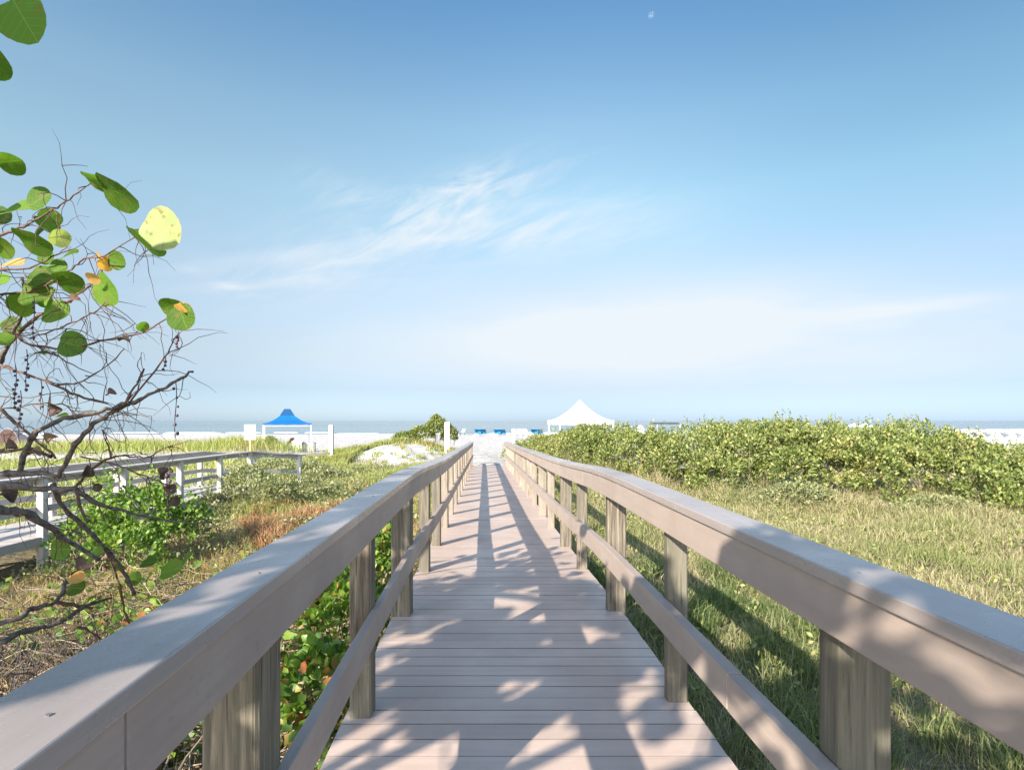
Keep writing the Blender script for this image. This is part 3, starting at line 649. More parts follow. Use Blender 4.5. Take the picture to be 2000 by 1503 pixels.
branches = [  # (pixels, d0, d1, r0 px, r1 px)
 ([(-60, 930), (0, 924), (60, 923), (116, 928)], 2.6, 2.6, 9, 5),
 ([(-60, 960), (0, 950), (80, 955), (148, 955)], 2.5, 2.6, 11, 6),
 ([(116, 930), (140, 880), (165, 845), (205, 812), (245, 792), (265, 785), (300, 765), (345, 745), (375, 724)], 2.6, 2.45, 6.5, 3.0),
 ([(245, 790), (262, 757), (280, 722)], 2.5, 2.5, 3.5, 2.0),
 ([(255, 780), (318, 705), (332, 680), (345, 655)], 2.5, 2.4, 2.0, 1.0),
 ([(40, 922), (50, 880), (66, 850), (100, 826), (150, 812), (205, 800), (245, 786)], 2.6, 2.5, 7, 4),
 ([(0, 798), (30, 825), (62, 850), (110, 893)], 2.8, 2.7, 4, 2.5),
 ([(-60, 830), (-30, 760), (0, 705), (20, 662), (38, 625), (52, 590), (42, 545)], 2.9, 2.7, 8, 2.2),
 ([(20, 668), (75, 617), (130, 592), (150, 575), (190, 545), (205, 500)], 2.7, 2.5, 4.5, 1.2),
 ([(30, 655), (60, 672), (130, 680), (200, 665), (280, 648), (335, 613)], 2.7, 2.4, 3, 1.2),
 ([(60, 672), (100, 690), (155, 718)], 2.6, 2.6, 2.4, 1.2),
 ([(0, 711), (42, 728), (103, 750), (151, 773), (210, 790)], 2.8, 2.6, 3.2, 2),
 ([(110, 752), (155, 745), (200, 722), (245, 680)], 2.6, 2.5, 2.2, 1),
 ([(-40, 490), (0, 462), (30, 450), (65, 433), (100, 412), (120, 400), (150, 375), (180, 358)], 2.6, 2.4, 3.4, 1.4),
 ([(-40, 530), (0, 528), (45, 525), (90, 508), (132, 488)], 2.7, 2.6, 2.8, 1.4),
 ([(-40, 575), (0, 573), (50, 570), (100, 550), (140, 525), (165, 505), (205, 498), (262, 463), (288, 450)], 2.7, 2.3, 2.6, 1),
 ([(60, 660), (120, 640), (160, 620), (190, 605), (208, 588)], 2.6, 2.5, 1.8, .9),
 ([(104, 945), (124, 992), (164, 1028), (204, 1067), (240, 1115), (262, 1160)], 2.6, 3.0, 6, 4),
 ([(204, 1067), (217, 1095), (229, 1128), (241, 1180), (250, 1215)], 2.9, 3.1, 3.2, 2),
 ([(148, 955), (196, 985), (251, 1000), (327, 1017), (410, 1020)], 2.6, 2.9, 6, 1.4),
 ([(150, 958), (165, 1008), (176, 1018)], 2.6, 2.6, 4, 2.5),
 ([(-60, 990), (0, 995), (50, 1002), (94, 1028), (131, 1056), (196, 1092)], 2.2, 2.6, 14, 4),
 ([(148, 950), (173, 923), (215, 893), (251, 891), (293, 890), (335, 868)], 2.6, 2.8, 3.2, 1),
 ([(215, 893), (208, 860), (200, 838)], 2.6, 2.6, 2.2, 1),
 ([(0, 1255), (51, 1231), (114, 1216), (169, 1183), (217, 1165)], 2.6, 3.1, 7, 3),
 ([(-40, 1230), (39, 1207), (60, 1189), (111, 1174), (127, 1140), (133, 1134)], 2.6, 3.0, 6, 3.5),
 ([(111, 1174), (151, 1183), (181, 1185)], 2.9, 3.0, 5, 3),
 ([(114, 1219), (169, 1228), (196, 1246)], 2.9, 3.0, 4, 2),
 ([(-40, 1330), (0, 1318), (40, 1315), (68, 1314)], 2.3, 2.4, 3, 1.5),
 ([(100, 893), (60, 878), (0, 880)], 2.7, 2.8, 4, 4),
 ([(0, 772), (60, 775), (130, 762)], 2.9, 2.8, 1.5, .8),
 ([(0, 640), (40, 655), (75, 648), (130, 640)], 2.6, 2.6, 1.4, .8),
 ([(160, 890), (230, 910), (300, 935), (320, 945)], 2.6, 2.7, 2, 1),
 ([(150, 812), (120, 790), (60, 790), (0, 800)], 2.6, 2.8, 2, 1.2),
]
mbt = MB(); mbr = MB(); tips = []; r = random.Random(21); allpts = []
for pp, d0, d1, r0, r1 in branches:
    n = len(pp); zs = [d0 + (d1 - d0) * i / (n - 1) for i in range(n)]; pts = curve_pts(pp, zs, 4); m_ = len(pts)
    pts = [p + Vector((r.uniform(-1, 1), 0, r.uniform(-1, 1))) * .0055 for p in pts]
    rad = [((r0 + (r1 - r0) * i / (m_ - 1)) * zs[min(n - 1, i // 4)] / F) * (1 + r.uniform(-.22, .32)) * .80 for i in range(m_)]
    (mbt if r0 > 5 else mbr).tube(pts, rad, 7); allpts.append((pts, rad)); tips.append((pts[-1], rad[-1]))
# fine twigs growing out of the branches
def twig(mb, p, d, ln, r0, droop, rr, n=6):
    pts = [p.copy()]; q = p.copy()
    for k in range(n):
        d = (d + Vector((rr.uniform(-.55, .5), rr.uniform(-.4, .4), rr.uniform(-.45, .4) - droop))).normalized(); q = q + d * (ln / n); pts.append(q.copy())
    mb.tube(pts, [r0 * (1 - .75 * i / n) for i in range(n + 1)], 4); return pts
tw_ends = []
for pts, rad in allpts:
    k = int(len(pts) * .62)
    for j in range(k):
        i = r.randrange(1, len(pts))
        if pts[i].x < -2.9: continue
        low = pts[i].z < .9
        d = Vector((r.uniform(-.3, 1), r.uniform(-.7, .7), r.uniform(-1, .7)))
        e = twig(mbr, pts[i], d.normalized(), r.uniform(.08, .34), .0022, r.uniform(0, .25), r); tw_ends.append(e)
        if r.random() < .4: twig(mbr, e[3], Vector((r.uniform(-1, 1), r.uniform(-1, 1), r.uniform(-1, .6))).normalized(), r.uniform(.06, .2), .0018, .1, r, 4)
# trunk and off-frame limbs
trunk = MB()
trunk.tube([(-3.6, 2.2, -1.15), (-3.5, 2.25, -.4), (-3.35, 2.3, .3), (-3.15, 2.4, .9), (-2.95, 2.5, 1.15), (-2.55, 2.58, 1.22)], [.16, .13, .11, .08, .05, .03], 10)
trunk.tube([(-3.35, 2.3, .3), (-3.3, 2.2, 1.0), (-3.2, 2.4, 1.8), (-2.85, 2.75, 1.95), (-2.6, 2.85, 2.1)], [.09, .07, .05, .035, .02], 8)
trunk.tube([(-3.5, 2.25, -.4), (-3.2, 2.3, .1), (-2.9, 2.4, .4), (-2.5, 2.5, .58)], [.09, .06, .045, .03], 8)
trunk.tube([(-3.4, 2.25, .2), (-2.8, 2.2, .9), (-2.35, 2.25, 1.1)], [.07, .05, .03], 8)
trunk.tube([(-3.3, 2.2, 1.0), (-3.4, 1.4, 2.0), (-3.0, .2, 2.8), (-2.6, -.8, 3.2)], [.08, .07, .05, .03], 8)
trunk.tube([(-3.4, 1.4, 2.0), (-2.6, 1.3, 2.6), (-1.9, 1.4, 2.75)], [.05, .03, .012], 7)
loc(trunk).build('trunk', M['bark'], tree, True)
loc(mbt).build('branch', M['bark'], tree, True); loc(mbr).build('twigs', M['bark_red'], tree, True)

# round leaves with folded blade and veins (12-sided fan, two rings)
class LeafSet:
    def __init__(s): s.v = []; s.f = []; s.uv = []
    def add(s, c, right, up, nrm, rx, ry, cup=.15, notch=.12, droop=.0):
        b = len(s.v); n = 18
        s.v.append(tuple(c)); s.uv.append((0, 0))
        for ring in (.5, 1.0):
            for k in range(n):
                a = 2 * math.pi * k / n; rr = ring * (1 + .03 * math.sin(3 * a + rx * 90)) * (1 - notch * max(0, math.cos(a - math.pi)) ** 6)
                x = math.cos(a) * rr; y = math.sin(a) * rr; h = cup * (abs(y) ** 1.3) * ry - droop * (x * x) * rx + .03 * rx * math.sin(5 * a) * ring
                p = c + right * (x * rx) + up * (y * ry) + nrm * h; s.v.append(tuple(p)); s.uv.append((x, y))
        for k in range(n):
            k2 = (k + 1) % n; s.f.append((b, b + 1 + k, b + 1 + k2)); s.f.append((b + 1 + k, b + 1 + n + k, b + 1 + n + k2, b + 1 + k2))
    def build(s, name, mat, parent, off):
        me = bpy.data.meshes.new(name); me.from_pydata([tuple(Vector(v) - off) for v in s.v], [], s.f); me.update()
        u = me.uv_layers.new(name='UVMap'); li = np.zeros(len(me.loops), dtype=np.int32); me.loops.foreach_get('vertex_index', li)
        u.data.foreach_set('uv', np.array(s.uv, dtype=np.float32)[li].ravel()); me.polygons.foreach_set('use_smooth', [True] * len(me.polygons))
        return link(name, me, mat, parent)
LG, LP, LO, LB = LeafSet(), LeafSet(), LeafSet(), LeafSet()
def pleaf(ls, px, py, d, w_, h_, ang, tilt=0.3, cup=.2, droop=.05):
    """leaf seen at a pixel with half sizes w_,h_ px, rotated ang degrees (axis from stalk to tip)"""
    c = P(px, py, d); k = d / F; a = R(ang); mx = max(w_, h_) * k
    right = Vector((math.cos(a), 0, math.sin(a))); up = Vector((-math.sin(a), 0, math.cos(a)))
    rx, ry = w_ * k, h_ * k
    # foreshortened leaves are truly round: tip them about their long axis
    if ry < rx * .9:
        co = ry / rx; si = math.sqrt(1 - co * co); up = up * co + Vector((0, 1, 0)) * si * (1 if rnd.random() < .7 else -1); ry = rx
    elif rx < ry * .9:
        co = rx / ry; si = math.sqrt(1 - co * co); right = right * co + Vector((0, 1, 0)) * si; rx = ry
    up = (up + Vector((0, tilt * rnd.uniform(-1, 1), 0))).normalized(); nrm = right.cross(up).normalized()
    ls.add(c, right.normalized(), up, nrm, rx, ry, cup, .18, droop)
for a in [(45, 34, 1.7, 54, 52, -60), (-6, 122, 1.7, 22, 32, -80), (14, 316, 2.4, 30, 11, 5), (228, 375, 2.4, 44, 24, -25), (188, 352, 2.4, 28, 8, -15),
          (284, 470, 2.3, 40, 7, -48), (76, 390, 2.5, 27, 26, 30), (36, 409, 2.55, 34, 24, 10), (64, 470, 2.55, 36, 17, -12), (137, 497, 2.5, 18, 11, 20),
          (227, 508, 2.45, 20, 19, -20), (74, 545, 2.6, 28, 22, 5), (112, 526, 2.65, 22, 19, 20), (134, 549, 2.55, 28, 14, 10), (207, 565, 2.5, 34, 26, -50), (66, 573, 2.6, 30, 26, -10),
          (108, 610, 2.6, 28, 25, 0), (140, 672, 2.55, 30, 27, -15), (356, 618, 2.4, 28, 30, -70), (330, 598, 2.4, 20, 15, 10), (278, 638, 2.45, 12, 6, 50), (2, 662, 2.6, 20, 12, -30), (2, 480, 2.6, 26, 18, -10),
          (76, 690, 2.7, 16, 6, 0), (117, 1072, 2.6, 22, 22, 0), (148, 1148, 2.8, 18, 11, 0), (333, 1113, 3.0, 24, 17, 15), (365, 1092, 3.0, 18, 8, 50), (290, 1098, 3.0, 16, 10, 5), (120, 812, 2.6, 12, 5, 0),
          (185, 1085, 2.8, 20, 12, 30), (260, 1130, 3.0, 15, 9, -20), (40, 596, 2.7, 24, 20, 40), (95, 580, 2.7, 22, 18, 60), (-20, 430, 2.6, 40, 30, 0), (-20, 560, 2.6, 40, 30, 20), (230, 1105, 3.1, 14, 10, 0),
          (345, 598, 2.42, 20, 13, -10)]:
    pleaf(LG, *a)
pleaf(LP, 313, 447, 2.3, 44, 43, -35, .25, .07, .03); pleaf(LP, 115, 465, 2.5, 20, 8, 55)
for a in [(22, 517, 2.5, 24, 14, 5), (181, 543, 2.45, 14, 9, 0), (196, 500, 2.45, 14, 7, -50), (205, 515, 2.45, 16, 7, 70), (150, 1128, 2.8, 15, 8, -10), (355, 600, 2.39, 14, 8, -40)]: pleaf(LO, *a)
for a in [(145, 586, 2.5, 12, 10, 20), (241, 663, 2.45, 12, 9, 0), (216, 768, 2.5, 11, 10, 10), (106, 800, 2.55, 14, 11, 0), (190, 951, 2.6, 8, 10, 0), (323, 925, 2.6, 16, 12, 60), (330, 952, 2.6, 12, 14, 20),
          (341, 980, 2.6, 10, 12, 0), (20, 872, 2.6, 13, 10, 0), (100, 858, 2.6, 12, 14, 60), (66, 885, 2.6, 14, 7, 0), (10, 968, 2.6, 22, 9, -20), (160, 1110, 2.9, 22, 10, 30), (168, 921, 2.6, 14, 8, 60)]: pleaf(LB, a[0], a[1], a[2], a[3] * .85, a[4] * .85, a[5], .9, .9, .5)
for k in range(9): pleaf(LG, rnd.uniform(-10, 110), rnd.uniform(380, 640), 2.6 + rnd.uniform(-.1, .5), rnd.uniform(14, 26), rnd.uniform(8, 22), rnd.uniform(-60, 60))
for k in range(14): pleaf(LG, rnd.uniform(-340, -20), rnd.uniform(20, 900), 2.2 + rnd.uniform(-.2, .5), rnd.uniform(30, 45), rnd.uniform(20, 40), rnd.uniform(-60, 60))
for (x, y, z) in ((-1.72, 1.28, 2.95), (-1.80, 1.40, 3.05), (-1.63, 1.35, 2.88), (-2.0, .9, 3.1), (-2.05, 1.1, 3.25), (-1.9, 1.0, 3.0)):  # unseen leaves added sunward to throw shade on the big top left leaf
    a = Vector((.6, .5, .1)).normalized(); u = a.cross(Vector((-.4, -.5, .7))).normalized(); LG.add(Vector((x, y, z)), a, u, a.cross(u), .11, .10, .2)
LG.build('green_leaves', M['grape'], tree, TO); LP.build('yellow_leaves', M['grape_pale'], tree, TO); LO.build('orange_leaves', M['grape_orange'], tree, TO); LB.build('dead_leaves', M['grape_brown'], tree, TO)
def ball(mb, c, r_, n=6):
    b = len(mb.v)
    for i in range(1, 4):
        th = math.pi * i / 4
        for k in range(n): a = 2 * math.pi * k / n; mb.v.append((c[0] + r_ * math.sin(th) * math.cos(a), c[1] + r_ * math.sin(th) * math.sin(a), c[2] + r_ * math.cos(th)))
    t = len(mb.v); mb.v += [(c[0], c[1], c[2] + r_), (c[0], c[1], c[2] - r_)]
    for i in range(2):
        for k in range(n): mb.f.append((b + i * n + k, b + (i + 1) * n + k, b + (i + 1) * n + (k + 1) % n, b + i * n + (k + 1) % n))
    for k in range(n): mb.f.append((t, b + k, b + (k + 1) % n)); mb.f.append((t + 1, b + 2 * n + (k + 1) % n, b + 2 * n + k))
for (px, y0, y1, n, pr_) in [(p_, a_, b_, int(n_ * .9), q_ * .72) for p_, a_, b_, n_, q_ in [(66, 585, 665, 9, 4), (52, 690, 765, 10, 4.5), (30, 720, 800, 10, 5), (348, 655, 680, 5, 6), (322, 702, 725, 4, 5), (343, 750, 855, 7, 5), (330, 915, 1010, 12, 7), (80, 750, 800, 5, 4), (40, 770, 830, 8, 5)]]:
    mb = MB(); d = 2.5
    mb.tube([P(px + 2 * math.sin(i), y0 - 8 + (y1 - y0 + 8) * i / 6, d) for i in range(7)], [.0022] * 7, 4)
    for i in range(n):
        c = P(px + r.uniform(-1.3, 1.3) * pr_, y0 + (y1 - y0) * (i + .5) / n, d + r.uniform(-.02, .02)); ball(mb, c, pr_ * d / F * r.uniform(.6, 1.1))
    loc(mb).build('berry_cluster', M['berry'], tree, True)

# shade trees of the same kind standing behind the viewer: their real canopies throw the dappled shade
def shade_tree(x, y, crown, n, label, seed):
    root = empty('sea_grape_tree', (x, y, g(x, y))); tag(root, label, 'tree'); off = Vector(root.location)
    mb = MB(); r = random.Random(seed)
    zc = sum(c[2] for c in crown) / len(crown)
    mb.tube([(x, y, g(x, y) - .2), (x + .05, y - .05, .2), (x - .02, y + .04, zc * .5), (x, y, zc * .75)], [.2, .15, .12, .09], 9)
    for c in crown:
        mid = ((x + c[0]) / 2 + r.uniform(-.2, .2), (y + c[1]) / 2 + r.uniform(-.2, .2), (zc * .6 + c[2]) / 2 - .1)
        mb.tube([(x, y, zc * .45), mid, (c[0], c[1], c[2])], [.08, .05, .02], 6)
        for k in range(9):
            e = (c[0] + r.uniform(-1, 1) * c[3] * .9, c[1] + r.uniform(-1, 1) * c[4] * .9, c[2] + r.uniform(-1, 1) * c[5] * .9)
            mb.tube([(c[0], c[1], c[2]), ((c[0] + e[0]) / 2 + r.uniform(-.1, .1), (c[1] + e[1]) / 2, (c[2] + e[2]) / 2 + .05), e], [.018, .010, .004], 5)
    mb.v = [tuple(Vector(v) - off) for v in mb.v]; mb.build('trunk', M['bark'], root, True)
    C, A, Nn, s = lobe_leaves(crown, int(n * 2.1), .18, .2)
    q = np.sin(C[:, 0] * 5.3 + 1.5 * np.sin(C[:, 2] * 4.1)) * np.sin(C[:, 2] * 6.1 + C[:, 1] * 3.3) + .5 * np.sin(C[:, 1] * 7.3 + C[:, 0] * 4)
    kp = q > rng.uniform(-.12, .34, len(q)); C, A, Nn, s = C[kp], A[kp], Nn[kp], s[kp]
    leaves('crown', C - np.array(off), A, Nn, s, 1.0, M['grape'], root, .2, True)
shade_tree(-3.4, -1.6, [(-3.0, -1.0, 2.9, 1.0, .9, .7), (-2.6, -1.65, 3.0, .6, .6, .5), (-4.3, -2.0, 3.0, .8, .7, .6), (-1.6, -1.2, 2.6, .7, .6, .5), (-2.6, -.7, 2.2, .6, .6, .5), (-3.6, .1, 2.6, .8, .7, .6), (-1.5, -2.2, 3.0, .75, .6, .5), (-.6, -1.6, 2.5, .5, .5, .4)], 1300, 'leafy sea grape tree left of and behind the near end of the boardwalk', 31)
shade_tree(-1.9, -5.2, [(-1.6, -4.6, 3.3, 1.1, 1.0, .8), (-.6, -5.3, 3.6, 1.1, 1.0, .8), (.4, -4.8, 3.2, .9, .9, .7), (-2.6, -5.6, 3.5, 1.0, 1.0, .8), (-.2, -3.9, 2.7, .7, .6, .5)], 900, 'tall sea grape tree standing behind the viewer over the boardwalk', 32)
shade_tree(2.2, -4.4, [(2.2, -4.0, 2.6, 1.1, 1.0, .8), (3.1, -4.6, 3.0, 1.1, 1.0, .8), (1.5, -3.4, 2.2, .8, .8, .6), (3.6, -3.6, 2.2, .9, .9, .6)], 700, 'round crowned sea grape tree right of and behind the viewer', 33)

# ------------------------------------------------------------------ beach things
def canopy_tent(name, label, x, y, half, eave, peak, leg_mat, roof_mat, rz=0, vent=None, valance=.22, flat=0.0):
    gz = g(x, y); root = empty(name, (x, y, gz), rz); tag(root, label, 'canopy tent')
    # concave pyramid
    mb = MB(); n = 8; rings = 9; b = 0
    for i in range(rings):
        t = i / (rings - 1); s = half * (1 - t) + .02 * t; z = eave + (peak - eave) * (t ** 1.75)
        for k in range(4 * n):
            sd_, q = divmod(k, n); u = -1 + 2 * q / n
            sag = -.05 * (1 - u * u) * (1 - t) if i == 0 else 0
            x_, y_ = ((u, -1), (1, u), (-u, 1), (-1, -u))[sd_]
            mb.v.append((x_ * s, y_ * s, z + sag))
    for i in range(rings - 1):
        for k in range(4 * n): k2 = (k + 1) % (4 * n); mb.f.append((i * 4 * n + k, i * 4 * n + k2, (i + 1) * 4 * n + k2, (i + 1) * 4 * n + k))
    mb.f.append(tuple((rings - 1) * 4 * n + k for k in range(4 * n)))
    mb.build('roof', roof_mat, root)
    mb = MB(); h = half
    for (x0, y0, x1, y1) in ((-h, -h, h, -h), (h, -h, h, h), (h, h, -h, h), (-h, h, -h, -h)):
        dx, dy = (x1 - x0), (y1 - y0); l = math.hypot(dx, dy); nx_, ny_ = dy / l * .008, -dx / l * .008; c = len(mb.v)
        for i in range(9):
            t = i / 8; px_, py_ = x0 + dx * t, y0 + dy * t; zb = eave - valance + .03 * abs(math.sin(t * math.pi * 4)); zt = eave - .05 * (1 - (2 * t - 1) ** 2) - .002
            for (ox, oz) in ((nx_, zb), (nx_, zt)): mb.v.append((px_ + ox, py_ + (ny_), oz))
        for i in range(8): a = c + i * 2; mb.f.append((a, a + 2, a + 3, a + 1))
    mb.build('valance', roof_mat, root)
    for sx_ in (-1, 1):
        for sy_ in (-1, 1):
            mb = MB(); px_, py_ = sx_ * (h - .06), sy_ * (h - .06); mb.box(px_ - .03, px_ + .03, py_ - .03, py_ + .03, -.1, eave - .06); mb.box(px_ - .07, px_ + .07, py_ - .07, py_ + .07, -.02, .02)
            mb.build('leg', leg_mat, root)
    mb = MB()
    for sx_ in (-1, 1): mb.box(sx_ * (h - .06) - .012, sx_ * (h - .06) + .012, -h + .1, h - .1, eave - .16, eave - .12); mb.box(-h + .1, h - .1, sx_ * (h - .06) - .012, sx_ * (h - .06) + .012, eave - .22, eave - .18)
    mb.box(-.02, .02, -.02, .02, eave - .3, peak - .05)
    mb.build('frame', leg_mat, root)
    if vent:
        mb = MB(); z1 = peak + .03; zb = eave + (peak - eave) * .42
        rgs = [(.34, zb), (.28, zb + (z1 - zb) * .35), (.17, z1 - .12), (.13, z1)]
        for (s, z) in rgs: s *= half; mb.v += [(-s, -s, z), (s, -s, z), (s, s, z), (-s, s, z)]
        for i in range(3):
            for k in range(4): k2 = (k + 1) % 4; mb.f.append((i * 4 + k, i * 4 + k2, i * 4 + 4 + k2, i * 4 + 4 + k))
        mb.f.append((12, 13, 14, 15)); mb.build('vent_cap', vent, root)
    return root
c = P(1132, 821, 38.0)
canopy_tent('canopy_tent', 'white peaked canopy tent rising above the scrub on the beach', c.x, 38.0, 1.80, CZ - g(c.x, 38) + .02, CZ - g(c.x, 38) + 1.36, M['white_paint'], M['white_canvas'], R(8), None, .3)
c = P(561, 830, 45.0); gb = g(c.x, 45)
canopy_tent('canopy_tent', 'blue peaked canopy tent with white legs beside the distant boardwalk', c.x, 45.0, 1.75, 2.25, 3.35, M['white_paint'], M['blue_canvas'], R(22), M['blue_dark'], .10)

# things under the blue tent
def thing_box(name, label, cat, px, y, wx, wy, h, mat, top=None, legs=True):
    x = (px - 1000) * y / F; root = empty(name, (x, y, g(x, y))); tag(root, label, cat)
    mb = MB(); mb.box(-wx / 2, wx / 2, -wy / 2, wy / 2, h - .05, h); mb.build('top', top or mat, root, bevel=.01)
    if legs:
        for sx_ in (-1, 1):
            for sy_ in (-1, 1):
                mb = MB(); mb.box(sx_ * (wx / 2 - .06) - .03, sx_ * (wx / 2 - .06) + .03, sy_ * (wy / 2 - .06) - .03, sy_ * (wy / 2 - .06) + .03, -.05, h - .05); mb.build('leg', M['metal_grey'], root)
    mb = MB(); mb.box(-wx / 2 + .04, wx / 2 - .04, -wy / 2 + .02, -wy / 2 + .05, .06, h - .052); mb.build('front_panel', mat, root)
    return root
thing_box('counter_table', 'grey fronted counter table under the right side of the blue tent', 'table', 603, 44, .95, .6, .78, M['table_grey'], M['metal_grey'])
thing_box('counter_table', 'white counter table under the blue tent left of the grey one', 'table', 582, 43.5, .8, .6, .80, M['white_paint'])
def lounger(x, y, rz, label, cushion, frame, group=None, hood=None, s=1.0, gz=None, hw=.62):
    root = empty('beach_lounger', (x, y, g(x, y) if gz is None else gz), rz); tag(root, label, 'beach lounger', group)
    mb = MB(); mb.box(-.32 * s, .32 * s, -.1 * s, 1.2 * s, .30 * s, .34 * s); mb.build('frame', frame, root)
    mb = MB(); mb.box(-.30 * s, .30 * s, -.05 * s, 1.18 * s, .342 * s, .42 * s); mb.build('cushion', cushion, root, bevel=.02)
    mb = MB(); mb.hexa([(-.30 * s, -.08 * s, .35 * s), (.30 * s, -.08 * s, .35 * s), (.30 * s, 0, .37 * s), (-.30 * s, 0, .37 * s), (-.30 * s, -.55 * s, .92 * s), (.30 * s, -.55 * s, .92 * s), (.30 * s, -.48 * s, .96 * s), (-.30 * s, -.48 * s, .96 * s)]); mb.build('backrest', cushion, root, bevel=.02)
    for sx_ in (-1, 1):
        for yy in (0, 1.1):
            mb = MB(); mb.box((sx_ * .29 - .025) * s, (sx_ * .29 + .025) * s, (yy - .025) * s, (yy + .025) * s, -.05, .299 * s); mb.build('leg', frame, root)
    if hood:
        mb = MB(); n = 10
        for i in range(n + 1):
            a = math.pi * (.02 + .60 * i / n)
            for rr in (1.0, .97):
                for sx_ in (-1, 1): mb.v.append((sx_ * hw * s, (-math.cos(a) * .75 * rr + .05) * s, (.18 + math.sin(a) * .95 * rr) * s))
        for i in range(n):
            a = i * 4; mb.f += [(a, a + 1, a + 5, a + 4), (a + 2, a + 6, a + 7, a + 3), (a, a + 4, a + 6, a + 2), (a + 1, a + 3, a + 7, a + 5)]
        mb.f += [(0, 2, 3, 1), (n * 4, n * 4 + 1, n * 4 + 3, n * 4 + 2)]
        mb.build('hood', hood, root, True)
    return root
c = P(557, 870, 45); lounger(c.x, 45, R(90), 'brown cushioned bench lying low under the blue tent', M['brown_box'], M['metal_grey'], None, None, 1.15)
c = P(528, 870, 41); 
shr = shrub('shrub', 'small grey round shrub left of the blue tent', 'shrub', [(c.x, 41, g(c.x, 41) + .35, .4, .4, .38)], 900, .09, M['shrub_grey'], 8, 9)

# sign, posts
def sign(px, y, top_py, bot_py, hw, label):
    x = (px - 1000) * y / F; gz = g(x, y); root = empty('sign', (x, y, gz)); tag(root, label, 'sign')
    zt = CZ - (top_py - 821) * y / F - gz; zb = CZ - (bot_py - 821) * y / F - gz
    mb = MB(); mb.box(-hw, hw, -.02, .01, zb, zt); mb.build('panel', M['white_paint'], root, bevel=.006)
    mb = MB(); mb.box(-.05, .05, .012, .10, -.2, zt - .05); mb.build('post', simple('tan post', (.46, .30, .16), .8, 6, .3), root)
sign(488.5, 30, 829, 858, .30, 'plain white sign board on a tan post before the blue tent')
def bollard(px, y, top_py, wd, label, mat, twin=False):
    x = (px - 1000) * y / F; gz = g(x, y); root = empty('wooden_post', (x, y, gz)); tag(root, label, 'post')
    zt = CZ - (top_py - 821) * y / F - gz; h = wd / 2
    mb = MB(); mb.box(-h, h, -h, h, -.3, zt - .04); mb.build('shaft', mat, root, bevel=.01)
    mb = MB(); b = len(mb.v); mb.v += [(-h, -h, zt - .038), (h, -h, zt - .038), (h, h, zt - .038), (-h, h, zt - .038), (-h * .6, -h * .6, zt), (h * .6, -h * .6, zt), (h * .6, h * .6, zt), (-h * .6, h * .6, zt)]
    for q in ((0, 3, 2, 1), (4, 5, 6, 7), (0, 1, 5, 4), (1, 2, 6, 5), (2, 3, 7, 6), (3, 0, 4, 7)): mb.f.append(q)
    mb.build('cap', mat, root)
    return x, y, gz
bollard(647, 31, 829, .22, 'pale square wooden post standing right of the blue tent', M['white_wood'])
bollard(873.5, 33, 823, .29, 'thick white square post beside the tall shrub left of the path end', M['white_wood'])
bollard(1003, 33.5, 838, .14, 'slim pale post at the right side of the path end', M['white_wood'])
# low rail joining the distant boardwalk to the pale post
y = 30.5; root = empty('low_rail', (-10.9, y, g(-10.9, y))); tag(root, 'low weathered board rail running from the distant boardwalk end to the pale post', 'rail')
zt = CZ - (887 - 821) * y / F - g(-10.9, y); mb = MB(); mb.hexa([(-.5, -.03, zt - .12), (1.15, -.03, zt - .02), (1.15, .03, zt - .02), (-.5, .03, zt - .12), (-.5, -.03, zt), (1.15, -.03, zt + .12), (1.15, .03, zt + .12), (-.5, .03, zt)]); mb.build('board', M['post'], root)
for xx in (-.4, .4): mb = MB(); mb.box(xx - .05, xx + .05, .032, .13, -.2, zt + .02); mb.build('post', M['white_wood'], root)

# blue hooded loungers near the water
for i, (px, yy, nm) in enumerate([(936, 112, 'blue hooded beach lounger at the shoreline, leftmost of the three seen past the path'), (974, 112, 'blue hooded beach lounger at the shoreline, middle of the three seen past the path'), (1047, 113, 'blue hooded beach lounger half hidden behind the scrub left of the white tent')]):
    lounger((px - 1000) * yy / F, yy, R(158), nm, M['hood_blue'], M['white_paint'], 'blue hooded loungers along the shoreline', M['hood_blue'], 1.12, None, 1.1)
for i, (px, yy) in enumerate([(1005, 112), (1016, 112), (1027, 112)]):
    lounger((px - 1000) * yy / F, yy, R(200), ['pale beach lounger by the water, nearest the middle blue hooded one', 'pale beach lounger by the water, second from the blue hooded one', 'pale beach lounger by the water, nearest the half hidden blue hooded one'][i], M['grey_cloth'] if i == 9 else M['white_paint'], M['white_paint'], 'pale loungers near the water', None, 1.4)
c = P(903, 843, 110); lounger(c.x, 110, R(150), 'grey beach lounger at the shoreline just right of the thick white post', M['grey_cloth'], M['metal_grey'], None, None, 1.5)

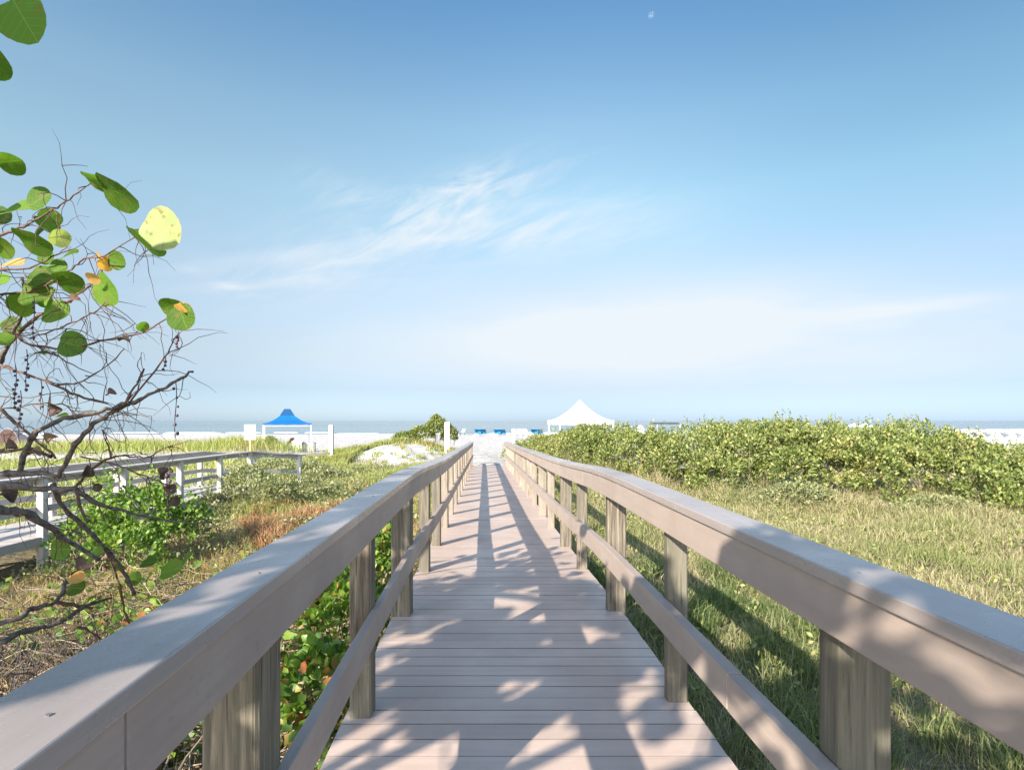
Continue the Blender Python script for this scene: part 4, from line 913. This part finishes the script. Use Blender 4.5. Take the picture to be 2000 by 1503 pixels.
# rows of white hooded cabana loungers far right
r = random.Random(8); proto = None
def copy_tree(o, parent=None):
    c = o.copy(); COL.objects.link(c); c.parent = parent
    for ch in o.children: copy_tree(ch, c)
    return c
cab = []
for row, yy in enumerate((56, 61, 66, 72)):
    for k in range(7):
        px = 1872 + k * 27 + row * 9 + r.uniform(-3, 3)
        if row >= 2: px = 1866 + k * 22 + r.uniform(-3, 3)
        cab.append((px, yy + r.uniform(-.6, .6)))
for i, (px, yy) in enumerate(cab):
    x = (px - 1000) * yy / F
    if proto is None: o = proto = lounger(x, yy, R(100), 'white hooded beach lounger in the packed rows beyond the thicket at far right', M['white_canvas'], M['white_paint'], 'white hooded loungers in rows at far right', M['white_canvas'], 1.45)
    else: o = copy_tree(proto)
    o.location = (x, yy, g(x, yy)); o.rotation_euler[2] = R(100 + r.uniform(-25, 25))
    o['label'] = 'white hooded beach lounger, %s from the left in the %s row at far right' % (('first', 'second', 'third', 'fourth', 'fifth', 'sixth', 'seventh')[i % 7], ('nearest', 'second nearest', 'third nearest', 'farthest')[i // 7])
for px, yy, lab in ((1222, 62, 'white folded beach umbrella poking above the thicket, left of a wider white one'), (1251, 62, 'wide white folded beach umbrella above the thicket left of the dark shade'), (1668, 70, 'white beach umbrella top above the thicket, left of its neighbour'), (1690, 70, 'wide white beach umbrella top above the thicket at right')):
    x = (px - 1000) * yy / F; gz = g(x, yy); root = empty('beach_umbrella', (x, yy, gz)); tag(root, lab, 'beach umbrella')
    ztop = CZ - ((826 if px > 1500 else 829) - 821) * yy / F - gz; wdt = {1222: .26, 1251: .5, 1668: .7, 1690: .8}[px]
    mb = MB(); mb.tube([(0, 0, -.2), (0, 0, ztop)], [.025, .02], 6); mb.build('pole', M['white_paint'], root)
    mb = MB(); n = 10; b = 0
    prof = [(wdt, ztop - (1.0 if px < 1500 else .45)), (wdt * .8, ztop - (.6 if px < 1500 else .25)), (wdt * .35, ztop - .12), (.02, ztop)]
    for (rr, z) in prof:
        for k in range(n): a = 2 * math.pi * k / n; q = 1 + (.12 if k % 2 else 0); mb.v.append((rr * q * math.cos(a), rr * q * math.sin(a), z))
    for i in range(3):
        for k in range(n): mb.f.append((i * n + k, i * n + (k + 1) % n, (i + 1) * n + (k + 1) % n, (i + 1) * n + k))
    mb.build('canopy', M['white_canvas'], root)
# dark flat shade near the water
yy = 60; x = (1300 - 1000) * yy / F; gz = g(x, yy); root = empty('shade_canopy', (x, yy, gz)); tag(root, 'low dark flat shade canopy standing above the thicket right of the white tent', 'shade canopy')
zt = CZ - (824.5 - 821) * yy / F - gz; mb = MB(); h = 1.3
mb.v = [(-h, -h, zt - .2), (h, -h, zt - .2), (h, h, zt - .2), (-h, h, zt - .2), (-h * .8, -h * .8, zt), (h * .8, -h * .8, zt), (h * .8, h * .8, zt), (-h * .8, h * .8, zt)]
mb.f = [(0, 3, 2, 1), (4, 5, 6, 7), (0, 1, 5, 4), (1, 2, 6, 5), (2, 3, 7, 6), (3, 0, 4, 7)]; mb.build('roof', M['dark_hull'], root)
for sx_ in (-1, 1):
    for sy_ in (-1, 1): mb = MB(); mb.tube([(sx_ * h * .9, sy_ * h * .9, -.1), (sx_ * h * .9, sy_ * h * .9, zt - .1)], [.025, .025], 6); mb.build('leg', M['white_paint'], root)
# faded pink beach tent behind the branches
yy = 60; x = (26 - 1000) * yy / F; gz = g(x, yy); root = empty('beach_tent', (x, yy, gz)); tag(root, 'faded pink beach tent glimpsed through the twigs at the left edge', 'beach tent')
mb = MB(); n = 12
for i in range(n + 1):
    a = math.pi * i / n
    for yv in (-.7, .7): mb.v.append((-math.cos(a) * 1.2, yv, math.sin(a) * 1.9 * (1 if yv < 0 else .75)))
for i in range(n): mb.f.append((2 * i, 2 * i + 1, 2 * i + 3, 2 * i + 2))
mb.f.append(tuple(2 * i + 1 for i in range(n + 1))); mb.build('shell', M['pink_cloth'], root)
mb = MB(); mb.tube([(-math.cos(math.pi * i / n) * 1.21, -.7, math.sin(math.pi * i / n) * 1.91) for i in range(n + 1)], [.03] * (n + 1), 5); mb.build('pole', M['metal_grey'], root)

# moon
m = bpy.data.materials.new('moon surface'); m.use_nodes = True; nt = m.node_tree; out = nt.nodes['Material Output']; nt.nodes.remove(nt.nodes['Principled BSDF'])
d_ = nt.nodes.new('ShaderNodeBsdfDiffuse'); nz = tex(nt, (1, 1, 1), .12, 4, .6); nt.links.new(ramp(nt, nz, [(.45, (.0, .0, .0)), (.60, (.055, .055, .055))]), d_.inputs[0])
tr = nt.nodes.new('ShaderNodeBsdfTransparent'); ad = nt.nodes.new('ShaderNodeAddShader'); nt.links.new(d_.outputs[0], ad.inputs[0]); nt.links.new(tr.outputs[0], ad.inputs[1]); nt.links.new(ad.outputs[0], out.inputs[0])
mc = P(1272, 30, 1400); bm = bmesh.new(); bmesh.ops.create_uvsphere(bm, u_segments=24, v_segments=12, radius=8); me = bpy.data.meshes.new('moon'); bm.to_mesh(me); bm.free()
mo = link('moon', me, m); mo.location = mc; me.polygons.foreach_set('use_smooth', [True] * len(me.polygons)); tag(mo, 'small pale daytime moon high in the blue sky', 'moon')
